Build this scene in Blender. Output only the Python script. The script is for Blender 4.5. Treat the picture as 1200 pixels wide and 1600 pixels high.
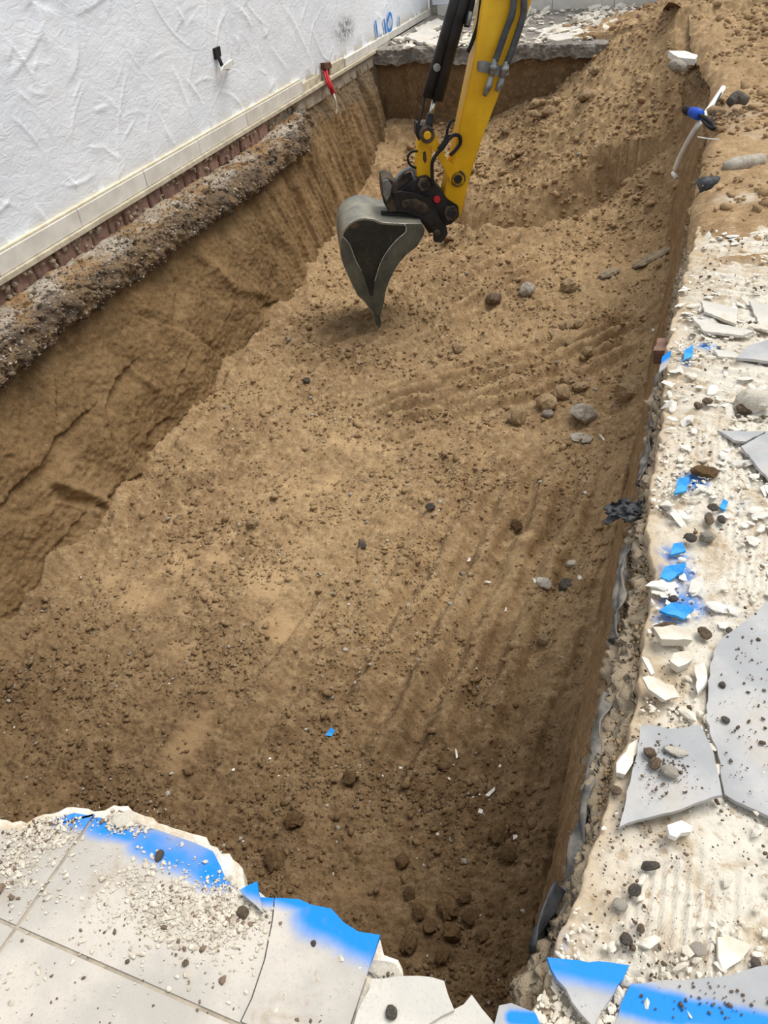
import bpy, bmesh, math, random
import numpy as np
from mathutils import Vector, Matrix

for o in list(bpy.data.objects): bpy.data.objects.remove(o)
scene = bpy.context.scene
COL = scene.collection
rnd = random.Random(7)
nrs = np.random.RandomState(11)

# ---------------------------------------------------------------- camera
F, CX, CY, H = 1219.0, 600.0, 800.0, 1.6
_Y = np.array([618., -1061., F]); _Y /= np.linalg.norm(_Y)
_X = -np.array([-3463., -616., F]); _X -= _Y * _X.dot(_Y); _X /= np.linalg.norm(_X)
_Z = np.cross(_X, _Y)
R = np.stack([_X, _Y, _Z])                    # world = R @ (right, down, forward)
EYE = np.array([0., 0., H])
cam = bpy.data.cameras.new('camera'); cam.sensor_fit = 'VERTICAL'; cam.sensor_height = 36.0
cam.lens = 36.0 * F / 1600.0; cam.clip_start = 0.05; cam.clip_end = 200
camo = bpy.data.objects.new('camera', cam); COL.objects.link(camo)
M = Matrix.Identity(4)
for i in range(3):
    M[i][0] = R[i, 0]; M[i][1] = -R[i, 1]; M[i][2] = -R[i, 2]; M[i][3] = EYE[i]
camo.matrix_world = M
scene.camera = camo

# ---------------------------------------------------------------- sky, sun, exposure
world = bpy.data.worlds.new('sky'); scene.world = world; world.use_nodes = True
bg = world.node_tree.nodes['Background']
bg.inputs[0].default_value = (0.90, 0.95, 1.0, 1); bg.inputs[1].default_value = 0.66
sun = bpy.data.lights.new('sun', 'SUN'); sun.energy = 3.0; sun.angle = math.radians(40); sun.color = (1.0, 0.95, 0.87)
suno = bpy.data.objects.new('sun', sun); COL.objects.link(suno)
suno.rotation_euler = Vector((-0.34, -0.36, -1.0)).to_track_quat('-Z', 'Y').to_euler()
vs = scene.view_settings
vs.view_transform = 'Standard'; vs.look = 'None'; vs.gamma = 1.0; vs.use_curve_mapping = False
vs.exposure = 0.12

# ---------------------------------------------------------------- geometry helpers
def ray(px, py): return R @ np.array([(px - CX) / F, (py - CY) / F, 1.0])
def P(px, py, z=0.0):
    d = ray(px, py); return EYE + (z - H) / d[2] * d
def PX(px, py, x):
    d = ray(px, py); return EYE + x / d[0] * d
def PL(px, py, p0, n):
    d = ray(px, py); return EYE + ((p0 - EYE) @ n) / (d @ n) * d
def proj(p):
    c = R.T @ (np.array(p) - EYE); return CX + F * c[0] / c[2], CY + F * c[1] / c[2]

_perm = np.random.RandomState(3).permutation(4096)
_ang = np.random.RandomState(4).rand(4096) * 2 * np.pi
_gx, _gy = np.cos(_ang), np.sin(_ang)
def pn(x, y, seed=0):
    x = np.asarray(x, float) + seed * 17.31; y = np.asarray(y, float) + seed * 9.77
    xi = np.floor(x).astype(np.int64); yi = np.floor(y).astype(np.int64)
    xf = x - xi; yf = y - yi
    u = xf * xf * xf * (xf * (xf * 6 - 15) + 10); v = yf * yf * yf * (yf * (yf * 6 - 15) + 10)
    def g(ix, iy, dx, dy):
        h = _perm[(_perm[ix & 4095] + iy) & 4095]
        return _gx[h] * dx + _gy[h] * dy
    a = g(xi, yi, xf, yf); b = g(xi + 1, yi, xf - 1, yf)
    c = g(xi, yi + 1, xf, yf - 1); d = g(xi + 1, yi + 1, xf - 1, yf - 1)
    return ((a + u * (b - a)) + v * ((c + u * (d - c)) - (a + u * (b - a)))) * 1.5
def fbm(x, y, f, octv=4, seed=0, gain=0.5):
    s = 0; a = 1.0
    for k in range(octv):
        s = s + a * pn(x * f, y * f, seed + k * 3); f *= 2.03; a *= gain
    return s
def sst(a, b, x):
    t = np.clip((x - a) / (b - a), 0, 1); return t * t * (3 - 2 * t)
def polydist(x, y, pts):
    """distance to a polyline and signed side (left of travel > 0)"""
    best = np.full(np.shape(x), 1e9); side = np.zeros(np.shape(x))
    for (ax, ay), (bx, by) in zip(pts[:-1], pts[1:]):
        dx, dy = bx - ax, by - ay; L2 = dx * dx + dy * dy + 1e-12
        t = np.clip(((x - ax) * dx + (y - ay) * dy) / L2, 0, 1)
        d = np.hypot(x - ax - t * dx, y - ay - t * dy)
        s = dx * (y - ay) - dy * (x - ax)
        m = d < best
        best = np.where(m, d, best); side = np.where(m, np.sign(s), side)
    return best, side

def link(o, parent=None):
    COL.objects.link(o)
    if parent is not None: o.parent = parent
    return o
def tag(o, label=None, cat=None, group=None, kind=None):
    if label: o['label'] = label
    if cat: o['category'] = cat
    if group: o['group'] = group
    if kind: o['kind'] = kind
    return o
def empty(name, loc=(0, 0, 0)):
    o = bpy.data.objects.new(name, None); o.location = loc; o.empty_display_size = 0.1
    COL.objects.link(o); return o
def mesh_np(name, V, Fq, mat, parent=None, smooth=True, attrs=None):
    V = np.ascontiguousarray(V, np.float32).reshape(-1, 3); Fq = np.ascontiguousarray(Fq, np.int32)
    k = Fq.shape[1]; me = bpy.data.meshes.new(name)
    me.vertices.add(len(V)); me.vertices.foreach_set('co', V.ravel())
    me.loops.add(Fq.size); me.loops.foreach_set('vertex_index', Fq.ravel())
    me.polygons.add(len(Fq))
    me.polygons.foreach_set('loop_start', np.arange(0, Fq.size, k, dtype=np.int32))
    me.polygons.foreach_set('loop_total', np.full(len(Fq), k, np.int32))
    me.polygons.foreach_set('use_smooth', np.full(len(Fq), smooth))
    for n, a in (attrs or {}).items():
        at = me.attributes.new(n, 'FLOAT', 'POINT'); at.data.foreach_set('value', np.ascontiguousarray(a, np.float32).ravel())
    me.update(calc_edges=True); me.materials.append(mat)
    return link(bpy.data.objects.new(name, me), parent)
def grid(name, V, mat, parent=None, attrs=None, flip=False):
    ny, nx = V.shape[:2]
    i = np.arange(ny * nx).reshape(ny, nx)
    q = np.stack([i[:-1, :-1], i[:-1, 1:], i[1:, 1:], i[1:, :-1]], -1).reshape(-1, 4)
    if flip: q = q[:, ::-1]
    return mesh_np(name, V, q, mat, parent, True, attrs)
def obj_bm(name, bm, mat, parent=None, smooth=False, loc=None):
    me = bpy.data.meshes.new(name); bmesh.ops.recalc_face_normals(bm, faces=bm.faces); tri(bm)
    bm.to_mesh(me); bm.free(); me.materials.append(mat)
    if smooth: me.polygons.foreach_set('use_smooth', [True] * len(me.polygons))
    o = bpy.data.objects.new(name, me)
    if loc is not None: o.location = loc
    return link(o, parent)
def jag(pts, amp, step, seed=0):
    r = random.Random(seed); out = []
    n = len(pts)
    for i in range(n):
        a = np.array(pts[i][:2], float); b = np.array(pts[(i + 1) % n][:2], float)
        L = np.linalg.norm(b - a); k = max(1, int(L / step)); d = (b - a) / (L + 1e-9); nn = np.array([-d[1], d[0]])
        for j in range(k):
            off = 0 if j == 0 else r.uniform(-amp, amp)
            out.append(a + d * L * j / k + nn * off)
    return out
def prism(bm, pts, z0, z1, taper=0.0):
    """closed prism from a 2D outline; lower ring may be pulled in"""
    c = np.mean(pts, axis=0)
    top = [bm.verts.new((p[0], p[1], z1)) for p in pts]
    bot = [bm.verts.new((p[0] + (c[0] - p[0]) * taper, p[1] + (c[1] - p[1]) * taper, z0)) for p in pts]
    n = len(pts)
    ft = bm.faces.new(top); fb = bm.faces.new(bot[::-1])
    for i in range(n): bm.faces.new((top[i], bot[i], bot[(i + 1) % n], top[(i + 1) % n]))
def tri(bm):
    bmesh.ops.triangulate(bm, faces=[f for f in bm.faces if len(f.verts) > 4], quad_method='BEAUTY', ngon_method='EAR_CLIP')
def catmull(pts, n=6):
    pts = [np.array(p, float) for p in pts]
    if len(pts) < 3: return pts
    q = [2 * pts[0] - pts[1]] + pts + [2 * pts[-1] - pts[-2]]; out = []
    for i in range(1, len(q) - 2):
        for k in range(n):
            t = k / n
            out.append(0.5 * ((2 * q[i]) + (-q[i-1] + q[i+1]) * t + (2*q[i-1] - 5*q[i] + 4*q[i+1] - q[i+2]) * t*t + (-q[i-1] + 3*q[i] - 3*q[i+1] + q[i+2]) * t**3))
    out.append(pts[-1]); return out
def tube_bm(bm, pts, rad, seg=10, sm=6):
    path = catmull(pts, sm) if sm else [np.array(p, float) for p in pts]
    rads = rad if hasattr(rad, '__len__') else [rad] * len(path)
    if len(rads) != len(path): rads = np.interp(np.linspace(0, 1, len(path)), np.linspace(0, 1, len(rads)), rads)
    up = Vector((0.13, 0.21, 0.97)); rings = []
    for i, p in enumerate(path):
        a = path[max(i - 1, 0)]; b = path[min(i + 1, len(path) - 1)]
        t = Vector(b - a).normalized(); u = up.cross(t)
        if u.length < 1e-3: u = Vector((1, 0, 0)).cross(t)
        u.normalize(); v = t.cross(u); up = v.cross(t) if False else up
        rings.append([bm.verts.new(Vector(p) + (u * math.cos(2*math.pi*k/seg) + v * math.sin(2*math.pi*k/seg)) * float(rads[i])) for k in range(seg)])
    for r0, r1 in zip(rings[:-1], rings[1:]):
        for k in range(seg): bm.faces.new((r0[k], r0[(k+1) % seg], r1[(k+1) % seg], r1[k]))
    bm.faces.new(rings[0][::-1]); bm.faces.new(rings[-1])
def tube(name, pts, rad, mat, parent=None, seg=10, sm=6):
    bm = bmesh.new(); tube_bm(bm, pts, rad, seg, sm)
    return obj_bm(name, bm, mat, parent, True)
def autosmooth(o, ang=40):
    me = o.data; me.polygons.foreach_set('use_smooth', [True] * len(me.polygons))
    me.set_sharp_from_angle(angle=math.radians(ang)); return o

# ---------------------------------------------------------------- materials
class NT:
    def __init__(s, name):
        s.m = bpy.data.materials.new(name); s.m.use_nodes = True; s.t = s.m.node_tree; s.b = s.t.nodes['Principled BSDF']
        s.b.inputs['Roughness'].default_value = 0.9; s.b.inputs['Specular IOR Level'].default_value = 0.25
    def n(s, typ, **kw):
        nd = s.t.nodes.new(typ)
        for k, v in kw.items(): setattr(nd, k, v)
        return nd
    def l(s, a, b): s.t.links.new(a, b)
    def inp(s, sock, v):
        if isinstance(v, bpy.types.NodeSocket): s.l(v, sock)
        else: sock.default_value = v
    def coord(s, which='Object', scale=None):
        c = s.n('ShaderNodeTexCoord').outputs[which]
        if scale is not None:
            mp = s.n('ShaderNodeMapping'); s.l(c, mp.inputs[0]); mp.inputs['Scale'].default_value = scale; c = mp.outputs[0]
        return c
    def noise(s, vec, scale, detail=5, rough=0.6, dist=0.0):
        nd = s.n('ShaderNodeTexNoise'); s.l(vec, nd.inputs['Vector']); nd.inputs['Scale'].default_value = scale
        nd.inputs['Detail'].default_value = detail; nd.inputs['Roughness'].default_value = rough; nd.inputs['Distortion'].default_value = dist
        return nd.outputs['Fac']
    def vor(s, vec, scale, feature='F1', out='Distance', rnd_=1.0):
        nd = s.n('ShaderNodeTexVoronoi', feature=feature); s.l(vec, nd.inputs['Vector']); nd.inputs['Scale'].default_value = scale
        nd.inputs['Randomness'].default_value = rnd_
        return nd.outputs[out]
    def ramp(s, fac, stops, interp='LINEAR'):
        nd = s.n('ShaderNodeValToRGB'); cr = nd.color_ramp; cr.interpolation = interp
        while len(cr.elements) < len(stops): cr.elements.new(0.5)
        for e, (p, c) in zip(cr.elements, stops):
            e.position = p; e.color = (c, c, c, 1) if not hasattr(c, '__len__') else (*c, 1)
        s.l(fac, nd.inputs[0]); return nd.outputs[0]
    def mix(s, fac, a, b, mode='MIX'):
        nd = s.n('ShaderNodeMix', data_type='RGBA', blend_type=mode)
        s.inp(nd.inputs[0], fac)
        for sk, v in ((nd.inputs[6], a), (nd.inputs[7], b)):
            if isinstance(v, bpy.types.NodeSocket): s.l(v, sk)
            else: sk.default_value = (*v, 1)
        return nd.outputs[2]
    def math(s, op, a, b=0.0, c=None):
        nd = s.n('ShaderNodeMath', operation=op); s.inp(nd.inputs[0], a); s.inp(nd.inputs[1], b)
        if c is not None: s.inp(nd.inputs[2], c)
        return nd.outputs[0]
    def smooth(s, v, a, b, lo=0.0, hi=1.0):
        nd = s.n('ShaderNodeMapRange', interpolation_type='SMOOTHSTEP'); s.inp(nd.inputs[0], v)
        for k, x in zip((1, 2, 3, 4), (a, b, lo, hi)): nd.inputs[k].default_value = x
        return nd.outputs[0]
    def attr(s, name): return s.n('ShaderNodeAttribute', attribute_name=name).outputs['Fac']
    def bump(s, h, dist, strength=1.0, prev=None):
        nd = s.n('ShaderNodeBump'); nd.inputs['Distance'].default_value = dist; nd.inputs['Strength'].default_value = strength
        s.l(h, nd.inputs['Height'])
        if prev is not None: s.l(prev, nd.inputs['Normal'])
        return nd.outputs[0]
    def done(s, col=None, nrm=None, rough=None, metal=None, spec=None):
        if col is not None:
            if isinstance(col, bpy.types.NodeSocket): s.l(col, s.b.inputs['Base Color'])
            else: s.b.inputs['Base Color'].default_value = (*col, 1)
        if nrm is not None: s.l(nrm, s.b.inputs['Normal'])
        if rough is not None: s.inp(s.b.inputs['Roughness'], rough)
        if metal is not None: s.inp(s.b.inputs['Metallic'], metal)
        if spec is not None: s.b.inputs['Specular IOR Level'].default_value = spec
        return s.m
def srgb(r, g, b):
    f = lambda c: c / 12.92 if c <= 0.04045 else ((c + 0.055) / 1.055) ** 2.4
    return tuple(f(v / 255) for v in (r, g, b))

def mat_soil(name, dark, mid, light, dry=None, bumpd=0.006, streak=None, grey=None, near_shade=None):
    n = NT(name); c = n.coord()
    cs = c if streak is None else n.coord('Object', streak)
    big = n.noise(cs, 1.3, 4, 0.6, 0.3); med = n.noise(cs, 14, 5, 0.65); fine = n.noise(c, 140, 4, 0.7)
    col = n.mix(n.smooth(big, 0.35, 0.68), dark, mid)
    col = n.mix(n.smooth(med, 0.42, 0.75), col, light)
    rg = n.noise(c, 46, 5, 0.7)
    col = n.mix(0.8, col, n.ramp(rg, [(0.30, 0.66), (0.5, 1.0), (0.72, 1.16)]), 'MULTIPLY')
    grain = n.ramp(fine, [(0.28, 0.62), (0.5, 1.0), (0.75, 1.32)])
    col = n.mix(0.85, col, grain, 'MULTIPLY')
    if dry is not None: col = n.mix(n.attr('dry'), col, dry)
    if near_shade is not None: col = n.mix(n.attr('near_shade'), col, n.mix(1.0, col, near_shade, 'MULTIPLY'))  # mask multiplies the base colour darker, as painted shade
    if grey is not None: col = n.mix(n.attr('grey'), col, grey)
    sp = n.vor(c, 95); col = n.mix(n.math('MULTIPLY', n.smooth(sp, 0.16, 0.06), n.smooth(n.noise(c, 23, 2), 0.55, 0.68)), col, srgb(205, 190, 165))
    nm = n.bump(rg, 0.016, 0.6); nm = n.bump(fine, bumpd * 1.3, 0.8, nm)
    return n.done(col, nm, 0.96, spec=0.12)
SOIL_D, SOIL_M, SOIL_L = srgb(151, 124, 92), srgb(175, 148, 112), srgb(194, 167, 130)
m_floor = mat_soil('soil_floor', SOIL_D, SOIL_M, SOIL_L, dry=srgb(196, 166, 126), near_shade=(.46, .43, .41))
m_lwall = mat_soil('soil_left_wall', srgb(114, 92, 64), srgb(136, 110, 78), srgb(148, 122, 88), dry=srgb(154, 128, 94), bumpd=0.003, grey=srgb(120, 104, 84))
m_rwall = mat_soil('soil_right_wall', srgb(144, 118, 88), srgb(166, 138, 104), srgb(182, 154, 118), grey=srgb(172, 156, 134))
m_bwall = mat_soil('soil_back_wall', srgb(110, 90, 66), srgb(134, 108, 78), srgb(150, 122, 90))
m_heap = mat_soil('soil_heap', srgb(158, 130, 98), srgb(178, 150, 114), srgb(198, 170, 134), dry=srgb(216, 204, 186))
def mat_clod(name, a, b):
    n = NT(name); c = n.coord(); col = n.mix(n.smooth(n.noise(c, 3, 5), 0.35, 0.65), a, b)
    oi = n.n('ShaderNodeObjectInfo').outputs['Random']
    col = n.mix(1.0, col, n.ramp(oi, [(0, 0.8), (1, 1.15)]), 'MULTIPLY')
    return n.done(col, n.bump(n.noise(c, 9, 5, 0.7), 0.08, 0.6), 0.95, spec=0.15)
m_clod = mat_clod('clod', srgb(160, 134, 102), srgb(194, 168, 134))
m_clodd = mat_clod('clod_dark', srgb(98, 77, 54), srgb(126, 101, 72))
m_stone = mat_clod('stone_grey', srgb(152, 142, 130), srgb(196, 188, 176))
m_stoned = mat_clod('stone_dark', srgb(84, 80, 76), srgb(118, 110, 102))
m_stonew = mat_clod('stone_white', srgb(196, 190, 178), srgb(232, 228, 220))
m_stoneb = mat_clod('stone_brown', srgb(104, 88, 74), srgb(140, 122, 104))

def mat_plaster():
    n = NT('house_plaster'); c = n.coord()
    big = n.noise(c, 1.4, 4, 0.6); med = n.noise(n.coord('Object', (1, 1, 2.0)), 9, 5, 0.6, 1.5)
    col = n.mix(n.smooth(big, 0.35, 0.7), srgb(232, 237, 245), srgb(243, 246, 251))
    col = n.mix(n.math('MULTIPLY', n.attr('scuff'), n.smooth(n.noise(c, 22, 4, 0.7), 0.34, 0.6)), col, srgb(120, 122, 124))
    col = n.mix(n.attr('grime'), col, srgb(196, 190, 176))
    nm = n.bump(med, 0.02, 0.35); nm = n.bump(n.noise(c, 60, 4, 0.6), 0.003, 0.4, nm)
    return n.done(col, nm, 0.6, spec=0.3)
m_plaster = mat_plaster()
def mat_simple(name, a, b, scale=8, rough=0.85, bd=0.004, bs=60, spec=0.25, metal=0.0, rnd_=False):
    n = NT(name); c = n.coord(); col = n.mix(n.smooth(n.noise(c, scale, 6, 0.65), 0.35, 0.65), a, b)
    if rnd_: col = n.mix(1.0, col, n.ramp(n.n('ShaderNodeObjectInfo').outputs['Random'], [(0, 0.82), (1, 1.12)]), 'MULTIPLY')
    return n.done(col, n.bump(n.noise(c, bs, 4, 0.65), bd, 0.6), rough, metal, spec)
m_base = mat_simple('baseboard_stone', srgb(208, 204, 194), srgb(226, 222, 214), 5, 0.6, 0.001)
m_basecap = mat_simple('baseboard_grout', srgb(206, 196, 170), srgb(224, 216, 196), 14, 0.9)
m_strip = mat_simple('mortar_strip', srgb(176, 166, 146), srgb(204, 194, 172), 12, 0.95)
m_brick = mat_simple('old_brick', srgb(120, 92, 82), srgb(150, 120, 106), 16, 0.95, 0.008, 40, rnd_=True)
m_brickmortar = mat_simple('brick_mortar', srgb(122, 104, 86), srgb(168, 152, 132), 22, 0.95, 0.02, 30)
def mat_footing():
    n = NT('footing'); c = n.coord()
    a = n.noise(c, 5, 5, 0.7); g = n.noise(c, 45, 5, 0.75)
    col = n.mix(n.smooth(a, 0.4, 0.62), srgb(98, 83, 69), srgb(134, 111, 84))
    col = n.mix(n.attr('top'), col, n.mix(n.smooth(n.noise(c, 4, 4), 0.42, 0.6), srgb(196, 184, 168), srgb(168, 136, 98)))
    col = n.mix(n.smooth(g, 0.58, 0.72), col, srgb(190, 180, 168))
    col = n.mix(n.smooth(g, 0.46, 0.36), col, srgb(72, 58, 48))
    nm = n.bump(g, 0.022, 0.8); nm = n.bump(n.noise(c, 150, 3), 0.006, 0.6, nm)
    return n.done(col, nm, 0.95, spec=0.15)
m_foot = mat_footing()
def mat_concrete(name, a, b, agg, d=0.01):
    n = NT(name); c = n.coord()
    col = n.mix(n.smooth(n.noise(c, 7, 6, 0.7), 0.38, 0.62), a, b)
    col = n.mix(n.smooth(n.vor(c, 60), 0.22, 0.12), col, agg)
    return n.done(col, n.bump(n.noise(c, 40, 5, 0.75), d, 0.8), 0.95, spec=0.15)
m_slab = mat_concrete('slab_concrete', srgb(142, 130, 114), srgb(178, 166, 150), srgb(104, 96, 86))
m_slabfar = mat_concrete('slab_edge', srgb(128, 122, 116), srgb(170, 164, 156), srgb(92, 88, 84), 0.03)
def mat_mortar(name='mortar_bed'):
    n = NT(name); c = n.coord()
    dirt = n.noise(c, 6, 6, 0.7, 0.6); d2 = n.noise(c, 32, 5, 0.7)
    col = n.mix(n.smooth(dirt, 0.46, 0.66), srgb(218, 212, 200), srgb(186, 168, 142))
    col = n.mix(n.math('MULTIPLY', n.smooth(d2, 0.54, 0.66), 0.75), col, srgb(164, 140, 112))
    col = n.mix(n.smooth(n.vor(c, 75), 0.15, 0.08), col, srgb(112, 100, 88))
    col = n.mix(n.math('MULTIPLY', n.attr('paint'), n.smooth(d2, 0.4, 0.52)), col, srgb(0, 132, 220))
    col = n.mix(n.attr('dirt'), col, srgb(188, 168, 140))
    nm = n.bump(n.noise(c, 55, 5, 0.7), 0.008, 0.7)
    return n.done(col, nm, 0.92, spec=0.2)
m_mortar = mat_mortar()
BLUE = srgb(0, 134, 228)
def mat_tile(name, a, b, segs=(), dirt=0.5, dirtcol=srgb(150, 128, 100)):
    """porcelain tile: dusty, with blue spray lines given as ((ax,ay),(bx,by),halfwidth,soft) in object space"""
    n = NT(name); c = n.coord()
    col = n.mix(n.smooth(n.noise(c, 3.5, 5, 0.6), 0.38, 0.64), a, b)
    col = n.mix(n.smooth(n.noise(c, 160, 3, 0.6), 0.54, 0.66, 0, 0.35), col, srgb(170, 164, 156))
    if segs:
        wob = n.n('ShaderNodeTexNoise'); n.l(c, wob.inputs[0]); wob.inputs['Scale'].default_value = 14; wob.inputs['Detail'].default_value = 4
        sx = n.n('ShaderNodeSeparateXYZ'); n.l(c, sx.inputs[0])
        mask = None
        for (A, B, hw, soft) in segs:
            dx, dy = B[0] - A[0], B[1] - A[1]; L2 = dx * dx + dy * dy
            x = n.math('SUBTRACT', sx.outputs[0], A[0]); y = n.math('SUBTRACT', sx.outputs[1], A[1])
            t = n.math('MULTIPLY_ADD', x, dx / L2, n.math('MULTIPLY', y, dy / L2))
            t = n.math('MINIMUM', n.math('MAXIMUM', t, 0.0), 1.0)
            ex = n.math('MULTIPLY_ADD', t, -dx, x); ey = n.math('MULTIPLY_ADD', t, -dy, y)
            d = n.math('SQRT', n.math('ADD', n.math('MULTIPLY', ex, ex), n.math('MULTIPLY', ey, ey)))
            d = n.math('MULTIPLY_ADD', n.math('SUBTRACT', wob.outputs[0], 0.5), hw * 0.7, d)
            mk = n.smooth(d, hw * .8, hw + soft * 1.25, 1.0, 0.0)
            mask = mk if mask is None else n.math('MAXIMUM', mask, mk)
        col = n.mix(mask, col, BLUE)
    dn = n.noise(c, 9, 6, 0.7, 0.4)
    col = n.mix(n.smooth(dn, 0.54, 0.76, 0, dirt), col, dirtcol)
    col = n.mix(n.smooth(n.noise(c, 2.6, 4, 0.6), 0.52, 0.72, 0, dirt * .8), col, srgb(190, 168, 132))
    fl = n.vor(c, 85); col = n.mix(n.math('MULTIPLY', n.smooth(fl, 0.13, 0.07), n.smooth(n.noise(c, 7, 3), 0.45, 0.6)), col, srgb(96, 84, 74))
    return n.done(col, n.bump(n.noise(c, 90, 4, 0.6), 0.0015, 0.5), 0.6, spec=0.3)
TA, TB = srgb(180, 175, 168), srgb(204, 197, 187)
GA, GB = srgb(160, 162, 166), srgb(186, 186, 187)
m_tile = mat_tile('patio_tile', TA, TB)
m_tileg = mat_tile('grey_tile', GA, GB, dirt=0.35)
m_tilew = mat_tile('dusty_tile', srgb(196, 192, 185), srgb(216, 211, 203), dirt=0.5)
m_chip = mat_simple('ceramic_chip', srgb(214, 210, 202), srgb(238, 235, 228), 8, 0.7, rnd_=True)
m_chipb = mat_simple('blue_chip', srgb(4, 130, 218), srgb(70, 164, 226), 12, 0.6)
m_grout = mat_simple('grout', srgb(158, 148, 134), srgb(182, 172, 156), 20, 0.95)

def mat_yellow():
    n = NT('yellow_paint'); c = n.coord()
    col = n.mix(n.smooth(n.noise(c, 3, 5, 0.6), 0.35, 0.7), srgb(222, 168, 14), srgb(246, 196, 32))
    st = n.noise(n.coord('Object', (1, 1, 0.25)), 26, 5, 0.75)
    col = n.mix(n.smooth(st, 0.66, 0.73, 0, 0.85), col, srgb(86, 66, 30))
    col = n.mix(n.smooth(n.noise(c, 5, 6, 0.75), 0.56, 0.76, 0, 0.5), col, srgb(150, 112, 46))
    return n.done(col, n.bump(st, 0.001, 0.3), 0.42, spec=0.45)
m_yel = mat_yellow()
m_black = mat_simple('black_paint', srgb(26, 26, 28), srgb(44, 44, 46), 9, 0.45, 0.001, 60, 0.4)
m_rubber = mat_simple('hose_rubber', srgb(24, 24, 25), srgb(40, 40, 42), 12, 0.6, 0.001)
m_hoseg = mat_simple('hose_grey', srgb(66, 68, 72), srgb(88, 90, 94), 12, 0.55, 0.001)
m_chrome = mat_simple('rod_steel', srgb(176, 178, 180), srgb(208, 208, 208), 6, 0.25, 0.0003, 60, 0.5, 1.0)
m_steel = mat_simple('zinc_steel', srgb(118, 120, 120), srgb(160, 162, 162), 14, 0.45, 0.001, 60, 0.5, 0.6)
m_dirty = mat_simple('dirty_iron', srgb(48, 42, 38), srgb(96, 80, 66), 12, 0.75, 0.003, 60, 0.3)
def mat_bucket(name, a, b, scr):
    n = NT(name); c = n.coord()
    col = n.mix(n.smooth(n.noise(c, 4, 6, 0.65), 0.36, 0.66), a, b)
    st = n.noise(n.coord('Object', (6, 6, 1.0)), 9, 6, 0.75, 0.4)
    col = n.mix(n.smooth(st, 0.55, 0.75, 0, 0.55), col, scr)
    col = n.mix(n.smooth(n.noise(c, 7, 5, 0.7), 0.55, 0.75, 0, 0.55), col, srgb(132, 116, 84))
    return n.done(col, n.bump(st, 0.002, 0.4), 0.5, 0.35, 0.4)
m_bside = mat_bucket('bucket_side', srgb(42, 44, 42), srgb(62, 64, 60), srgb(96, 98, 94))
m_bshell = mat_bucket('bucket_shell', srgb(112, 114, 112), srgb(160, 156, 140), srgb(206, 202, 190))
m_bcut = mat_bucket('bucket_cutter', srgb(78, 82, 78), srgb(108, 110, 100), srgb(160, 158, 148))
m_worn = mat_simple('worn_steel_edge', srgb(150, 150, 142), srgb(214, 212, 204), 30, 0.4, 0.001, 60, 0.5, 0.5)
m_red = mat_simple('red_plastic', srgb(176, 34, 44), srgb(206, 50, 58), 8, 0.5, 0.0005)
m_whitep = mat_simple('white_plastic', srgb(214, 212, 206), srgb(236, 234, 230), 8, 0.5, 0.0005)
m_bluep = mat_simple('blue_plastic', srgb(20, 70, 190), srgb(40, 96, 214), 8, 0.4, 0.0005)
m_dark = mat_simple('dark_void', srgb(30, 28, 26), srgb(46, 42, 40), 8, 0.9)
m_rust = mat_simple('rusty_plate', srgb(82, 54, 44), srgb(112, 78, 62), 9, 0.9)
m_paintb = mat_simple('blue_spray', srgb(24, 110, 200), srgb(50, 140, 220), 30, 0.7)
m_wood = mat_simple('grey_wood', srgb(120, 108, 92), srgb(160, 146, 124), 10, 0.9)
m_chalk = mat_simple('mortar_chunk', srgb(214, 204, 186), srgb(240, 234, 222), 10, 0.95, 0.01, 30, rnd_=True)
m_conc = mat_simple('concrete_lump', srgb(150, 142, 130), srgb(186, 178, 166), 10, 0.95, 0.01, 30, rnd_=True)
m_film = mat_simple('black_film', srgb(40, 42, 46), srgb(70, 72, 76), 18, 0.5, 0.004, 40)
m_gfilm = mat_simple('grey_film', srgb(84, 84, 84), srgb(132, 126, 118), 18, 0.55, 0.004, 40)

# ================================================================ SETTING
# ---- frame of the house wall (slightly turned to the pit)
W0 = np.array([-3.78, 3.23, 0.]); WD = np.array([-.0497, .9988, 0.]); WN = np.array([.9988, .0497, 0.])
def wp(s, z, off=0.0): return W0 + WD * s + WN * off + np.array([0, 0, z])
def onwall(px, py, off=0.0):
    p = PL(px, py, W0 + WN * off, WN); return (p - W0) @ WD, p[2]
S_END = 9.31                                       # where the back wall closes the house wall
# plastered house wall with trowel ridges
ss = np.concatenate([np.arange(-2.2, -.6, 0.03), np.arange(-.6, 3.5, 0.012), np.arange(3.5, S_END, 0.018)]); zz = np.concatenate([np.arange(0.065, 1.35, 0.012), np.arange(1.35, 2.3, .03)])
S, Zg = np.meshgrid(ss, zz)
hgt = 0.006 * fbm(S, Zg, 1.6, 4, 5)
rs = np.random.RandomState(21)
for k in range(420):
    s0, z0 = rs.uniform(-1.2, 8.5), rs.uniform(0.15, 2.0); L = rs.gamma(1.6, 0.06) + 0.04; th = rs.choice([rs.normal(2.3, .35), rs.normal(0.9, .5), rs.uniform(0, 3.14)])
    cu = rs.normal(0, 0.9)
    m = (np.abs(ss - s0) < L + .05); j = np.where(m)[0]
    mz = np.where(np.abs(zz - z0) < L + .05)[0]
    if len(j) == 0 or len(mz) == 0: continue
    sl = np.ix_(mz, j); ds = S[sl] - s0; dz = Zg[sl] - z0
    u = ds * math.cos(th) + dz * math.sin(th); v = -ds * math.sin(th) + dz * math.cos(th) - cu * u * u
    w = rs.uniform(.005, .010); a = rs.uniform(.0025, .008)
    env = np.exp(-(u / L) ** 4)
    if rs.rand() < .55: hgt[sl] += a * env * np.exp(-(v / w) ** 2)
    else: hgt[sl] += a * env * np.where(v > 0, np.exp(-(v / (w * 5)) ** 2), np.exp(-(v / (w * .5)) ** 2))
sc_s, sc_z = onwall(540, 46)
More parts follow.
